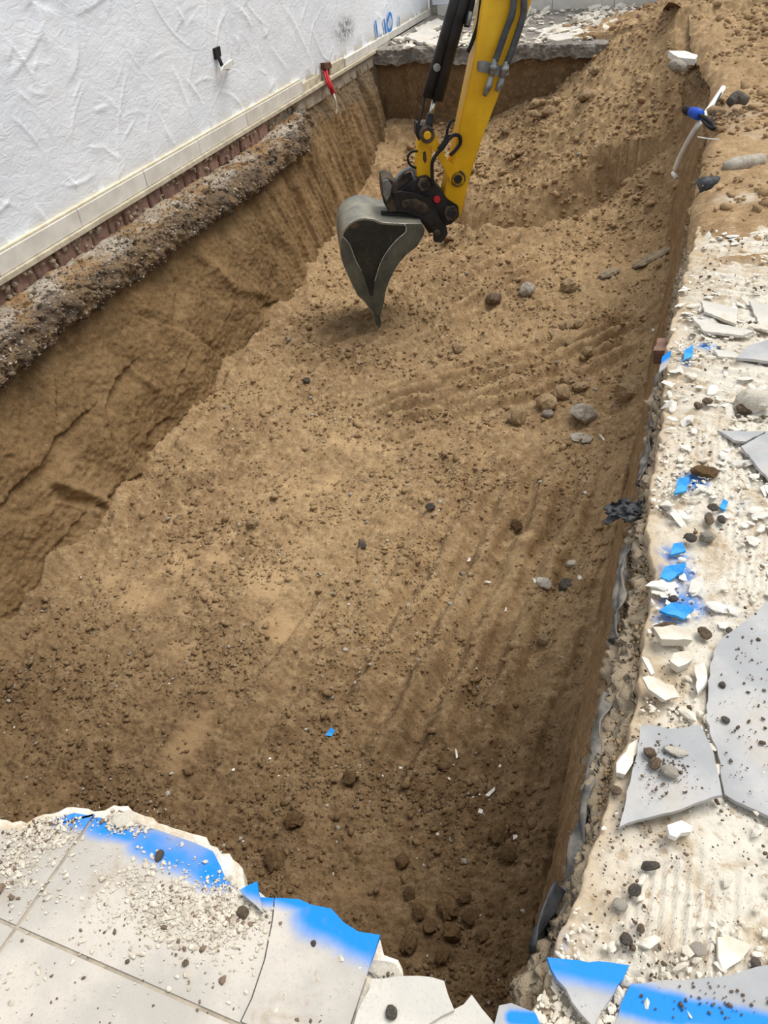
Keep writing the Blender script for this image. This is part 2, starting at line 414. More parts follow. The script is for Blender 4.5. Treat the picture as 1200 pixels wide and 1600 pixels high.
scuff = np.exp(-(((S - sc_s) / .28) ** 2 + ((Zg - sc_z) / .12) ** 2) ** 1.5)
grime = 0.6 * np.exp(-(Zg - .12) / .05) * (fbm(S, Zg, 3, 3, 8) > 0)
V = W0 + S[..., None] * WD + WN * (hgt[..., None] - .01) + Zg[..., None] * np.array([0, 0, 1.])
wall_left = grid('wall_left', V, m_plaster, None, {'scuff': scuff, 'grime': grime}, flip=False)
tag(wall_left, 'white rough plastered house wall with trowel marks on the left', 'wall', kind='structure')
# thickness of that wall behind the plaster
def slab_between(name, s0, s1, z0, z1, o0, o1, mat, parent, jitter=0.0, bev=0.004, seed=0):
    r = random.Random(seed); bm = bmesh.new(); vs_ = []
    for s in (s0, s1):
        for z in (z0, z1):
            for o in (o0, o1):
                p = wp(s, z, o); vs_.append(bm.verts.new(p + np.array([r.uniform(-1, 1) for _ in range(3)]) * jitter))
    for f in ((0, 1, 3, 2), (4, 6, 7, 5), (0, 4, 5, 1), (2, 3, 7, 6), (0, 2, 6, 4), (1, 5, 7, 3)): bm.faces.new([vs_[i] for i in f])
    if bev: bmesh.ops.bevel(bm, geom=bm.edges[:], offset=bev, segments=1, affect='EDGES')
    return obj_bm(name, bm, mat, parent)
slab_between('wall_core', -2.2, S_END, -.5, 2.3, -.25, -.03, m_conc, wall_left, 0, 0)

# ---- baseboard tiles along the house wall
bb = slab_between('baseboard_left', -2.2, S_END, -.035, .0, -.02, .045, m_strip, None, 0, .004)
tag(bb, 'pale stone baseboard running along the foot of the house wall', 'baseboard', kind='structure')
joints = [-2.2, -1.62, -.82, -.02, .785, 1.585, 2.395, 3.26, 4.53]
for i in range(len(joints) - 1):
    slab_between('baseboard_tile', joints[i] + .003, joints[i+1] - .003, .002, .112, -.02, .024 + .002 * (i % 2), m_base, bb, .0008, .003, i)
slab_between('baseboard_grout', -2.2, 4.52, .112, .128, -.02, .016, m_basecap, bb, .001, .003)
for i, (a, b) in enumerate([(5.75, 6.55), (6.556, 7.35), (7.356, 8.15), (8.156, S_END - .02)]):
    slab_between('baseboard_tile', a, b, .002, .082, -.02, .022, m_base, bb, .001, .003, 30 + i)
slab_between('broken_baseboard_tile', 4.55, 5.05, -.02, .07, -.02, .012, m_strip, bb, .012, .004, 41)
slab_between('broken_baseboard_tile', 5.35, 5.73, .0, .10, -.02, .014, m_strip, bb, .012, .004, 42)

# ---- bare bricks under the baseboard
brick_bed = slab_between('brick_footing_wall', -2.2, 4.0, -.32, -.035, -.2, -.012, m_brickmortar, None, 0, 0)
tag(brick_bed, 'strip of bare brick masonry below the pale baseboard', 'brick wall', kind='structure')
bs = [-.62, -.42, -.22, -.02]
s_ = -1.6; r = random.Random(5); k = 0
while s_ < 3.5:
    w = .165 + r.uniform(-.02, .02)
    zb = -.04 - r.uniform(0, .012)
    slab_between('brick', s_, s_ + w, zb - .125, zb, -.1, r.uniform(.0, .028), m_brick, brick_bed, .006, .008, k); k += 1
    s_ += w + .022
# mortar lumps squeezed out between the bricks
bm = bmesh.new()
for q in range(240):
    s = rs.uniform(-1.6, 4.4); z = rs.choice([-.035 - abs(rs.normal(0, .02)), rs.uniform(-.17, -.04)]); sz = rs.uniform(.008, .026)
    mtx = Matrix.Translation(Vector(wp(s, z, rs.uniform(0, .025)))) @ Matrix.Rotation(rs.uniform(0, 6), 4, Vector(rs.normal(0, 1, 3))) @ Matrix.Diagonal((sz * rs.uniform(.7, 1.8), sz, sz * rs.uniform(.5, 1), 1))
    bmesh.ops.create_icosphere(bm, subdivisions=1, radius=1, matrix=mtx)
tag(obj_bm('mortar_lumps', bm, m_brickmortar, brick_bed), kind='stuff')

# ---- rough concrete footing ledge
prof = np.array([(-.02, -.135), (.05, -.13), (.13, -.14), (.21, -.165), (.27, -.20), (.31, -.25), (.315, -.30), (.27, -.345), (.18, -.36), (.0, -.37)])
seg = np.r_[0, np.cumsum(np.linalg.norm(np.diff(prof, axis=0), axis=1))]
tt = np.linspace(0, seg[-1], 74); po = np.interp(tt, seg, prof[:, 0]); pz = np.interp(tt, seg, prof[:, 1])
sg = np.arange(-2.4, 4.55, .009); Sg, Tg = np.meshgrid(sg, tt)
PO = np.interp(Tg, tt, po); PZ = np.interp(Tg, tt, pz)
endf = 1 - .75 * sst(3.7, 4.5, Sg)
nz = .04 * fbm(Sg, Tg, 3.2, 3, 31) + .032 * fbm(Sg, Tg, 13, 3, 33) + .024 * np.abs(fbm(Sg, Tg, 38, 2, 35))
ang = np.arctan2(-(PZ + .25), PO)
outm = sst(0, .08, Tg) * sst(seg[-1], seg[-1] - .15, Tg)
PO2 = PO * (endf + .06 * fbm(Sg, 0 * Sg, 1.1, 3, 37)) + nz * np.cos(ang) * outm
PZ2 = PZ - .02 + .018 * fbm(Sg, 0 * Sg, .9, 3, 39) + nz * np.sin(-ang) * outm * .8 + .05 * sst(3.2, 4.4, Sg) - .02 * sst(1.5, 3.4, Sg)
V = W0 + Sg[..., None] * WD + PO2[..., None] * WN + PZ2[..., None] * np.array([0, 0, 1.])
topm = sst(.3, .16, Tg)
foot = grid('footing_ledge', V, m_foot, None, {'top': topm}, flip=False)
tag(foot, 'rough crumbling concrete footing ledge jutting out below the bricks', 'concrete footing', kind='structure')

# ---- concrete beam beyond the ledge
beam = slab_between('foundation_beam', 4.3, S_END, -.17, -.035, -.2, .012, m_slab, None, .004, .006, 3)
tag(beam, 'bare grey foundation beam under the far baseboard', 'foundation', kind='structure')

# ---- left soil face
ys = [0.3]
while ys[-1] < 10.15: ys.append(ys[-1] + .0085 + .0007 * ys[-1])
ys = np.array(ys); zs = np.linspace(-.12, -1.62, 165)
Yg, Zg = np.meshgrid(ys, zs)
_top = -.31 + .21 * sst(7.15, 7.6, Yg); Zg = _top + (Zg + .12) / (-1.5) * (-1.62 - _top)
def wall_x(Y): return W0[0] - (Y - W0[1]) * .0498
def left_off(Y, Z):
    top = .15 - .12 * sst(7.25, 7.75, Y + .05 * np.sin(Z * 9))
    bot = np.interp(Y, [0, 2, 4, 6, 7.4, 8.2, 10], [.58, .56, .5, .52, .5, .32, .2])
    d = np.clip((-Z - .25) / 1.15, -.2, 1.2)
    return top + (bot - top) * np.sign(d) * np.abs(d) ** .8
X = wall_x(Yg) + left_off(Yg, Zg)
streak = sst(5.2, 6.6, Yg)
dsp = .045 * fbm(Yg, Zg, .9, 3, 51) + (.016 * fbm(Yg, Zg, 4, 4, 53) + .008 * fbm(Yg, Zg, 26, 3, 55)) * (1 - .3 * streak)
dsp = dsp + streak * (.055 * fbm(Yg + .15 * Zg, Zg * .09, 5.0, 4, 57) + .02 * np.abs(fbm(Yg + .1 * Zg, Zg * .06, 16, 3, 58)))
def wl(pts, base=-3.42): return [tuple(PX(a, b, base)[1:]) for a, b in pts]
creases = [  # pixels on the face, height, softness, kind
    ([(206, 575), (183, 600), (162, 637), (158, 667)], .03, .09, 's'), ([(125, 650), (83, 687), (54, 725), (25, 746), (0, 767)], .035, .1, 's'),
    ([(240, 656), (212, 675), (204, 696), (233, 733)], .03, .08, 's'), ([(200, 733), (167, 750), (129, 775)], .03, .07, 's'),
    ([(21, 800), (67, 775), (104, 787), (42, 858)], .02, .07, 's'), ([(62, 746), (121, 771), (150, 792)], .028, .03, 'r'),
    ([(292, 554), (271, 583)], .02, .05, 's'), ([(346, 571), (329, 608), (300, 625)], .025, .06, 's'), ([(425, 320), (450, 400), (440, 470), (415, 480)], .035, .07, 's'),
    ([(280, 385), (300, 450), (280, 500)], .025, .07, 's'), ([(340, 400), (380, 450), (425, 460)], .03, .05, 'r'), ([(206, 575), (235, 605)], .02, .03, 'r'),
    ([(100, 560), (105, 590), (95, 640)], .02, .05, 's'), ([(245, 500), (300, 520), (345, 560)], .02, .06, 's'), ([(395, 520), (370, 560), (330, 590)], .02, .05, 's'),
    ([(215, 779), (187, 787), (175, 829), (142, 846)], .05, .035, 'r'), ([(142, 846), (83, 883), (62, 937), (25, 958), (0, 987)], .055, .035, 'r'),
    ([(392, 565), (342, 625), (308, 675), (267, 712), (237, 733)], .055, .035, 'r'), ([(233, 690), (225, 735), (228, 748)], -.05, .02, 'r')]
for pts, a, w, kd in creases:
    q = wl(pts); d, sd = polydist(Yg, Zg + .012 * fbm(Yg, Zg, 12, 2, 61), q)
    a *= 1 + .5 * fbm(Yg, Zg, 6, 2, 63)
    if kd == 'r': dsp = dsp + a * np.exp(-(d / w) ** 2)
    else: dsp = dsp - a * np.where(sd > 0, np.exp(-(d / w) ** 2), np.exp(-(d / (w * .12)) ** 2))
rough = sst(-1.15, -1.35, Zg) * .8 + sst(-.55, -.3, Zg) * .7
dsp = dsp + rough * (.02 * np.maximum(fbm(Yg, Zg, 11, 3, 65), 0) + .008 * fbm(Yg, Zg, 40, 2, 67))
X = X + dsp
# the far, streaky part stays behind the foundation beam
V = np.stack([X, Yg, Zg], -1)
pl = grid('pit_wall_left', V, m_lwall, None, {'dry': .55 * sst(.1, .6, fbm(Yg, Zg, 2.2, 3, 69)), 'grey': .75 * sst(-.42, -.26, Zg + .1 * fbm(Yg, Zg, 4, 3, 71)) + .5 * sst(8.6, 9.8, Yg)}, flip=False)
tag(pl, 'smooth scraped soil face of the pit under the house footing', 'pit wall', kind='structure')

# ---- edge lines of the right side
E_px = [(812, 1590), (835, 1510), (868, 1440), (890, 1370), (915, 1250), (935, 1130), (950, 1050), (970, 930), (983, 840), (1003, 760), (1017, 690), (1031, 590), (1046, 520), (1056, 450), (1074, 400), (1078, 340), (1092, 280)]
E_w = np.array([P(a, b, -.10)[:2] for a, b in E_px])
E_w = np.vstack([[E_w[0][0], .2], E_w, [-.12, 6.5], [-.2, 8.0], [-.45, 9.0], [-.6, 10.0], [-.7, 13]])
B_px = [(828, 1590), (862, 1500), (905, 1400), (938, 1290), (962, 1200), (988, 1130), (1003, 1080), (1008, 1000), (1014, 950), (1026, 900), (1016, 860), (1012, 800), (1022, 740), (1032, 690), (1038, 640), (1043, 560), (1052, 500), (1066, 440)]
B_w = np.array([P(a, b, 0.)[:2] for a, b in B_px]); B_w = np.vstack([[B_w[0][0], .2], B_w, [-.04, 5.0], [-.02, 7]])
def ex(y): return np.interp(y, E_w[:, 1], E_w[:, 0])
def bx_(y): return np.interp(y, B_w[:, 1], B_w[:, 0])

# ---- pit floor
def xy(px, py, z=-1.4): return tuple(P(px, py, z)[:2])
def heap_z(X, Y):
    zb = np.interp(X, [-4, -2.96, -2.4, -2.0, -1.3, -.8, .2], [-.78, -.80, -.70, -.55, -.02, .12, .16])
    zb = zb + .04 * fbm(X, Y, 1.2, 3, 81)
    toe = 7.65 - .25 * sst(-1.5, -.3, X) + .25 * sst(-2.4, -3.4, X)
    t = (Y - toe) / (10.0 - toe)
    s = np.clip(t, 0, 1.25)
    prof = np.where(s < 1, .45 * s + .55 * np.sin(s * np.pi / 2) ** .85, 1 + (s - 1) * .1)
    return -1.5 + (zb + 1.5) * prof, t
def floor_z(X, Y, full=True):
    z = -1.42 + .03 * fbm(X, Y, .7, 3, 91)
    z = z + .12 * sst(5.6, 7.1, Y) + .05 * sst(3, 5, Y)
    hz, t = heap_z(X, Y); inheap = sst(-.02, .08, t)
    rough_mask = 1.0
    dry = np.zeros(np.shape(X))
    for (a, b, rx, ry) in [(285, 865, .16, .16), (420, 905, .2, .14), (215, 945, .17, .14), (300, 1150, .1, .17), (285, 1015, .1, .06), (480, 760, .4, .25), (330, 880, .35, .22), (435, 985, .12, .1), (560, 690, .35, .2)]:
        c = xy(a, b); g = np.exp(-(((X - c[0]) / rx) ** 2 + ((Y - c[1]) / ry) ** 2)); w = .5 if rx > .3 else 1.0
        dry = np.maximum(dry, w * g)
    dry = .85 * sst(.1, .95, dry + .5 * fbm(X, Y, 5, 4, 93) + .12 * fbm(X, Y, 30, 2, 94))
    dry = dry * (1 - inheap)
    calm = 1 - .75 * dry
    lump = np.maximum(fbm(X, Y, 9, 3, 95) - .05, 0)
    z = z + calm * (.024 * fbm(X, Y, 3.5, 3, 97) + .024 * lump + .009 * fbm(X, Y, 24, 3, 99))
    if full: z = z + calm * (.017 * np.abs(fbm(X, Y, 52, 2, 101)) + .035 * np.maximum(fbm(X, Y, 30, 2, 103) - .4, 0))
    def comb(c0, c1, lam, amp, half, endsoft, phase=0.0):
        nonlocal z
        a = np.array(xy(*c0)); b = np.array(xy(*c1)); d = b - a; L = np.linalg.norm(d); d /= L; nn = np.array([-d[1], d[0]])
        u = (X - a[0]) * d[0] + (Y - a[1]) * d[1]; v = (X - a[0]) * nn[0] + (Y - a[1]) * nn[1]
        v = v + .03 * fbm(X, Y, 2.0, 3, 105)
        w = sst(0, endsoft, u) * sst(L, L - endsoft, u) * np.exp(-(v / half) ** 4)
        s = np.sin(2 * np.pi * v / lam + phase)
        z = z + amp * w * (np.abs(s) ** .7 * np.sign(s)) * (.75 + .5 * fbm(X, Y, 3, 2, 107))
    comb((560, 665), (1010, 525), .15, .06, .38, .25)
    comb((450, 590), (860, 415), .17, .045, .55, .4)
    comb((640, 1290), (905, 700), .2, .062, .66, .6)
    comb((400, 1230), (620, 900), .22, .04, .55, .4)
    comb((200, 720), (420, 560), .3, .014, .3, .3)
    for pts in ([(0, 1000), (62, 940), (90, 890), (142, 848), (178, 828), (190, 790), (218, 780)], [(237, 738), (267, 714), (308, 677), (342, 628), (392, 568)], [(230, 760), (300, 742), (330, 735)]):
        d, _ = polydist(X + .02 * fbm(X, Y, 5, 2, 123), Y, [xy(a, b, -1.36) for a, b in pts]); z = z + .06 * np.exp(-(d / .045) ** 2) * (1 + .6 * fbm(X, Y, 7, 2, 125))
    # hollow at the foot of the heap with a rim in front of it
    q = [xy(690, 335, -1.3), xy(760, 362, -1.3), xy(835, 360, -1.3), xy(950, 335, -1.3), xy(1040, 322, -1.3)]
    d, sd = polydist(X, Y, q)
    q2 = [(a, b - .42) for a, b in q]
    d2, _ = polydist(X, Y, q2)
    z = z + .14 * np.exp(-(d2 / .22) ** 2) * (1 + .4 * fbm(X, Y, 4, 2, 109))
    # heap
    hzz = hz + (.05 * fbm(X, Y, 1.7, 4, 111) + .05 * np.maximum(fbm(X, Y, 5, 3, 113), 0) + .02 * fbm(X, Y, 18, 3, 115) + .012 * np.abs(fbm(X, Y, 40, 2, 117)))
    k_ = .08; hmax = np.maximum(z, hzz) + k_ * np.exp(-np.abs(z - hzz) / k_) * .3
    z = np.where(t > -.1, hmax, z)
    hc = xy(795, 372, -1.4); z = z - .42 * np.exp(-(d / .2) ** 2) * (t < .4) - .22 * np.exp(-(((X - hc[0]) / .35) ** 2 + ((Y - hc[1]) / .2) ** 2))
    # berms along the soil faces
    lx = wall_x(Y) + left_off(Y, -1.4 + 0 * Y)
    z = z + .09 * np.exp(-np.maximum(X - lx, 0) / .12) * (1 + .5 * fbm(X, Y, 3, 3, 119)) * (1 - inheap)
    rx_ = ex(Y) - .12
    z = z + .2 * np.exp(-np.maximum(rx_ - X, 0) / .16) * (1 + .3 * fbm(X, Y, 2.5, 3, 121))
    z = z + .25 * np.exp(-np.maximum(Y - .62, 0) / .12)
    return z, dry, inheap
yr = [0.5]
while yr[-1] < 10.9: yr.append(yr[-1] + .0052 + .0013 * yr[-1])
yr = np.array(yr); xr = np.linspace(-3.72, .02, 430)
Xg, Yg = np.meshgrid(xr, yr)
# let the left border follow the leaning soil face
Xg = Xg + (wall_x(Yg) + 3.75) * np.clip((0.0 - Xg) / 3.7, 0, 1)
Zf, dry, inheap = floor_z(Xg, Yg)
V = np.stack([Xg, Yg, Zf], -1)
def near_shade_at(X, Y):
    # shade painted into the soil colour at the near end, with a noisy edge
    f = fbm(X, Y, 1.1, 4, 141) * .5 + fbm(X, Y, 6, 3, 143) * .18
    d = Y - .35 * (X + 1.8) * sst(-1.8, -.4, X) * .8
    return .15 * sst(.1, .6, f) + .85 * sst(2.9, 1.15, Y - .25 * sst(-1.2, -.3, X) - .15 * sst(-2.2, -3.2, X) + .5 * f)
fl = grid('pit_floor', V, m_floor, None, {'dry': dry, 'near_shade': np.clip(near_shade_at(Xg, Yg), 0, 1)}, flip=False)
tag(fl, 'brown sandy floor of the excavated pit with tooth marks', 'pit floor', kind='structure')
def fz(x, y):
    a = np.array([[float(x)]]); b = np.array([[float(y)]]); return float(floor_z(a, b)[0][0, 0])
def on_floor(px, py):
    """where the pixel's line of sight meets the pit floor"""
    z = -1.4
    for _ in range(12):
        p = P(px, py, z); zn = fz(p[0], p[1]); z += .6 * (zn - z)
    p = P(px, py, z); return p[0], p[1], z

# ---- right soil face with the slab edge above it
ye = [0.3]
while ye[-1] < 10.6: ye.append(ye[-1] + .008 + .0008 * ye[-1])
ye = np.array(ye)
zp = np.concatenate([np.linspace(0, .25, 40), np.linspace(.26, 1.0, 60)])   # profile parameter
Tq, Yq = np.meshgrid(zp, ye)
far = sst(4.2, 5.0, Yq)
xb = bx_(Yq); xe = ex(Yq)
# near: mortar edge -> slab edge -> soil ; far: sand shoulder -> soil
top_x = np.interp(Tq, [0, .06, .14, .22, .25, 1], [1, .85, .25, .02, 0, 0])
zz_n = np.interp(Tq, [0, .06, .14, .22, .25, .32, 1], [-.02, -.05, -.075, -.13, -.17, -.24, -1.62])
bat = np.interp(Tq, [0, .25, .3, .5, 1], [0, 0, .02, .05, .13])
batf = np.interp(Yq, [0, 5, 6.5, 8, 10], [1, 1, 1.5, 2.2, 2.2])
Xr = xe + (xb + .03 - xe) * top_x * (1 - .3 * far) - bat * batf
nzr = .02 * fbm(Yq, Tq, 2.2, 3, 131) + .012 * fbm(Yq, Tq * 2, 9, 3, 133) * (.6 + 1.2 * (Tq > .06) * (Tq < .3)) + .012 * fbm(Yq, Tq * 3, 30, 3, 135) * (.4 + 1.0 * (Tq < .32)) - .02 * np.maximum(fbm(Yq, Tq * 4, 6, 3, 136) - .2, 0) * (Tq < .3)
Xr = Xr + nzr * sst(0, .05, Tq)
Zr = zz_n + (.03 * fbm(Yq, Tq * 2, 5, 3, 137) + .012 * fbm(Yq, Tq * 3, 28, 2, 138)) * sst(0, .1, Tq)
V = np.stack([Xr, Yq, Zr], -1)
pr = grid('pit_wall_right', V, m_rwall, None, {'dry': 0 * Tq, 'grey': sst(.3, .22, Tq + .03 * fbm(Yq, Tq, 6, 2, 139)) * (1 - .8 * far)}, flip=False)
tag(pr, 'steep soil face and broken slab edge along the right of the pit', 'pit wall', kind='structure')

# ---- front soil face under the near slab (its top shows at the lower right corner)
xs = np.linspace(-3.8, .3, 260); zq = np.linspace(-.1, -1.6, 70); Xq, Zq = np.meshgrid(xs, zq)
Yq2 = .38 + .03 * np.sin(Xq * 2) + .06 * (-Zq) + .03 * fbm(Xq, Zq, 2, 3, 141) + .01 * fbm(Xq, Zq, 12, 2, 143)
Yq2 = Yq2 - .06 * sst(-.6, -.2, Xq)
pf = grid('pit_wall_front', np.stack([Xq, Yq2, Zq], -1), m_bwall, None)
tag(pf, 'shaded soil face under the near edge of the tiled slab', 'pit wall', kind='structure')

# ---- back soil face and the slab edge on top of it
xs = np.linspace(-4.25, -.6, 330); zq = np.linspace(-.08, -1.5, 110); Xq, Zq = np.meshgrid(xs, zq)
Yb = 10.02 - .1 * (-Zq) ** 1.2 * .6 + .04 * fbm(Xq, Zq, 1.6, 3, 151) + .02 * fbm(Xq, Zq * .4, 7, 3, 153) + .006 * fbm(Xq, Zq, 25, 2, 155)
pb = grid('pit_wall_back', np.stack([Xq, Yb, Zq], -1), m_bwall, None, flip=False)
tag(pb, 'dark soil face at the far end of the pit below the grey slab', 'pit wall', kind='structure')
xs = np.arange(-4.2, -.7, .012); uu = np.linspace(0, 1, 60); Xq, Uq = np.meshgrid(xs, uu)
edge = 9.93 + .05 * fbm(Xq, 0 * Xq, 1.5, 4, 161)
thick = .15 + .05 * fbm(Xq, 0 * Xq, 3, 3, 163)
Ysl = np.interp(Uq, [0, .35, .45, .9, 1], [3.0, .12, .02, 0, .12]) + edge
Zsl = np.interp(Uq, [0, .35, .45, .9, 1], [0, .0, -.03, -1, -1.05]) * thick
rg = (.025 * fbm(Xq, Uq * .3, 9, 3, 165) + .016 * fbm(Xq, Uq * .3, 28, 2, 167)) * sst(.3, .5, Uq)
fs = grid('far_slab', np.stack([Xq, Ysl - rg, Zsl + rg * .5], -1), m_slabfar, None, flip=False)
tag(fs, 'grey broken concrete slab edge at the far end of the pit', 'slab', kind='structure')

# ---- back wall with its baseboard
xs = np.linspace(-4.2, 6, 200); zq = np.linspace(.12, 2.3, 50); Xq, Zq = np.meshgrid(xs, zq)
o = grid('wall_back', np.stack([Xq, 12.52 + .004 * fbm(Xq, Zq, 2, 4, 171), Zq], -1), m_plaster, None, {'scuff': 0 * Xq, 'grime': 0 * Xq}, flip=False)
tag(o, 'white plastered wall closing the yard at the far end', 'wall', kind='structure')
bm = bmesh.new(); prism(bm, [(-4.25, 12.535), (6, 12.535), (6, 12.75), (-4.25, 12.75)], -.3, 2.3); obj_bm('wall_core', bm, m_conc, o)
bm = bmesh.new(); prism(bm, [(-4.2, 12.47), (6, 12.47), (6, 12.53), (-4.2, 12.53)], -.05, -.004)
b2 = obj_bm('baseboard_back', bm, m_strip); tag(b2, 'pale stone baseboard along the foot of the far wall', 'baseboard', kind='structure')
for i in range(12):
    x0 = -4.12 + i * .82; bm = bmesh.new(); prism(bm, [(x0 + .004, 12.485), (x0 + .816, 12.485), (x0 + .816, 12.53), (x0 + .004, 12.53)], 0, .115 + .002 * (i % 2))
    bmesh.ops.bevel(bm, geom=[e for e in bm.edges if e.calc_face_angle(0) > .5], offset=.003, segments=1, affect='EDGES'); obj_bm('baseboard_tile', bm, m_base, b2)

# ---- sandy ground and heap top on the far right
gx = np.concatenate([np.linspace(0, 1.4, 120), np.linspace(1.42, 4.2, 60)]); gy = [3.6]
while gy[-1] < 12.45: gy.append(gy[-1] + .012 + .001 * gy[-1])
gy = np.array(gy); U, Yg2 = np.meshgrid(gx, gy)
X0 = ex(Yg2) + .01 * fbm(Yg2, 0 * Yg2, 3, 3, 181)
X0 = X0 - 2.3 * sst(10.0, 10.3, Yg2)
Xs = X0 + U * (1 + .4 * sst(10.0, 10.3, Yg2))
def ground_z(X, Y):
    z = -.05 + .085 * sst(3.9, 4.7, Y + .35 * fbm(X, Y, 2.2, 3, 183)) + .02 * fbm(X, Y, 1.5, 4, 185) + .018 * fbm(X, Y, 7, 3, 187) * sst(4, 5, Y)
    z = z + .16 * sst(7.5, 9.8, Y) * sst(-1.6, -.7, X) + .12 * sst(8.6, 10.6, Y) * sst(-1.2, -.2, X) - .10 * sst(11.2, 12.4, Y) * sst(-.2, -1.0, X)
    z = z + (.04 * np.maximum(fbm(X, Y, 4, 3, 189), 0) + .014 * fbm(X, Y, 20, 3, 191)) * sst(6.5, 8, Y)
    z = z + .007 * np.abs(fbm(X, Y, 40, 2, 193))
    z = z - .06 * sst(-1.3, -2.4, X) * sst(9, 10, Y)
    return z
Zs = ground_z(Xs, Yg2) - .10 * np.exp(-U / .05) * (1 - sst(9, 9.8, Yg2)) - .16 * np.exp(-U / .35) * sst(9.9, 10.0, Yg2)
sand = grid('sandy_ground', np.stack([Xs, Yg2, Zs], -1), m_heap, None, {'dry': .8 * sst(.15, .5, fbm(Xs, Yg2, 1.6, 4, 195)) * sst(7.5, 5.5, Yg2)}, flip=False)
tag(sand, 'trampled yellow sand covering the ground right of the pit', 'sandy ground', kind='structure')

# ---- mortar bed on the right
gy = [0.2]
while gy[-1] < 5.0: gy.append(gy[-1] + .0055 + .0012 * gy[-1])
gy = np.array(gy); gu = np.concatenate([[-.006, -.003], np.linspace(0, .75, 135), np.linspace(.77, 2.2, 50)]); U, Yg3 = np.meshgrid(gu, gy)
Xm = bx_(Yg3) + .012 * fbm(Yg3, 0 * Yg3, 9, 3, 201) + U
Zm = .010 * fbm(Xm, Yg3, 4, 4, 203) + .006 * fbm(Xm, Yg3, 20, 3, 205) + .004 * np.abs(fbm(Xm, Yg3, 60, 2, 207)) - .012
def patch(px, py, rx, ry):
    c = P(px, py, 0); return np.exp(-(((Xm - c[0]) / rx) ** 2 + ((Yg3 - c[1]) / ry) ** 2) ** 2)
lines = np.sin(2 * np.pi * (Xm + .02 * fbm(Xm, Yg3, 1.5, 2, 209)) / .022)
for (a, b, rx, ry) in [(1040, 1430, .1, .12), (1100, 1430, .12, .13), (1150, 1100, .2, .1), (1130, 720, .15, .25), (1170, 860, .1, .2)]:
    Zm = Zm + .0045 * lines * patch(a, b, rx, ry)
lines2 = np.sin(2 * np.pi * (Yg3 + .2 * Xm) / .06)
for (a, b, rx, ry) in [(1130, 600, .3, .4), (1120, 440, .5, .5)]: Zm = Zm + .006 * lines2 * patch(a, b, rx, ry)
Zm = np.where(U < -.004, -.09, np.where(U < -.001, -.03, Zm))
paint = 0 * Xm
for (a, b, rx, ry) in [(1050, 860, .05, .035), (1055, 893, .06, .055), (1062, 940, .07, .06), (1075, 553, .025, .09), (1085, 750, .05, .05), (1040, 965, .05, .025), (870, 1478, .018, .05), (1110, 540, .05, .04)]:
    paint = np.maximum(paint, patch(a, b, rx, ry))
mb = grid('mortar_bed', np.stack([Xm, Yg3, Zm], -1), m_mortar, None, {'paint': paint, 'dirt': np.clip(.9 * np.exp(-np.maximum(U, 0) / .05) + .5 * sst(3.6, 4.6, Yg3) * sst(-.1, .3, fbm(Xm, Yg3, 3, 3, 211)), 0, 1)}, flip=False)
tag(mb, 'white tile mortar bed with comb marks beside the pit', 'mortar bed', kind='structure')
# ================================================================ NEAR TILED SLAB
RIM = [(-140, 1275), (-60, 1284), (0, 1280), (42, 1286), (70, 1272), (115, 1261), (147, 1268), (164, 1266), (178, 1258), (200, 1259), (227, 1275), (259, 1289), (311, 1305), (340, 1324), (364, 1343), (381, 1368), (384, 1390), (415, 1402), (467, 1410), (500, 1425), (538, 1447), (594, 1468), (600, 1492), (622, 1500), (630, 1530), (690, 1540), (706, 1580), (735, 1572), (770, 1605), (800, 1610)]
rim = [tuple(P(a, b, -.012)[:2]) for a, b in RIM]
rim = [(-3.85, .47), (-2.8, .52), (-2.0, .47)] + rim
body = rim + [(.02, .50), (.3, .3), (.3, -.6), (-3.85, -.6)]
def poly_obj(name, pts, z0, z1, mat, parent=None, jamp=0.0, jstep=.02, seed=0, taper=0.0, bev=0.0):
    pts = jag(pts, jamp, jstep, seed) if jamp else [np.array(p[:2]) for p in pts]
    bm = bmesh.new(); prism(bm, pts, z0, z1, taper)
    if bev: bmesh.ops.bevel(bm, geom=[e for e in bm.edges if e.calc_face_angle(0) > .6], offset=bev, segments=1, affect='EDGES')
    return obj_bm(name, bm, mat, parent)
NM = NT('mortar_rim'); _c = NM.coord()
m_rim = NM.done(NM.mix(NM.smooth(NM.noise(_c, 14, 6, .7), .4, .62), srgb(238, 233, 222), srgb(212, 196, 172)), NM.bump(NM.noise(_c, 40, 5, .7), .012, .8), .93)
slab = poly_obj('patio_slab', body, -.055, -.0125, m_rim, None, .006, .015, 3)
tag(slab, 'tiled patio slab with a broken edge at the near end of the pit', 'patio slab', kind='structure')
# grey concrete below the mortar, a little set back
low = [(a, b - .03) for a, b in rim] + [(.0, .47), (.3, .28), (.3, -.6), (-3.85, -.6)]
poly_obj('concrete_layer', low, -.16, -.05, m_slab, slab, .01, .03, 5)
JX, JY = -1.083, .335
def pxy(pts, z=0.0): return [tuple(P(a, b, z)[:2]) for a, b in pts]
edgeA = [(-140, 1290), (-60, 1297), (0, 1294), (42, 1299), (75, 1284), (115, 1270), (146, 1275)]
tA = [(-1.79, JY + .004)] + [(-1.79, .50)] + pxy(edgeA)[2:] + [(JX - .004, .597), (JX - .004, JY + .004)]
edgeB = [(152, 1277), (172, 1279), (185, 1280), (205, 1282), (228, 1290), (262, 1302), (305, 1317), (333, 1330), (344, 1352), (352, 1372), (366, 1388), (385, 1394), (408, 1402), (428, 1403)]
crack = [(428, 1403), (424, 1440), (412, 1500), (392, 1560), (374, 1598)]
cw = pxy(crack)
tB = [(JX + .004, JY + .004), (JX + .004, .59)] + pxy(edgeB) + cw[1:-1] + [(cw[-1][0], JY + .004)]
edgeC = [(432, 1401), (467, 1406), (487, 1415), (518, 1421), (538, 1443), (561, 1457), (594, 1462)]
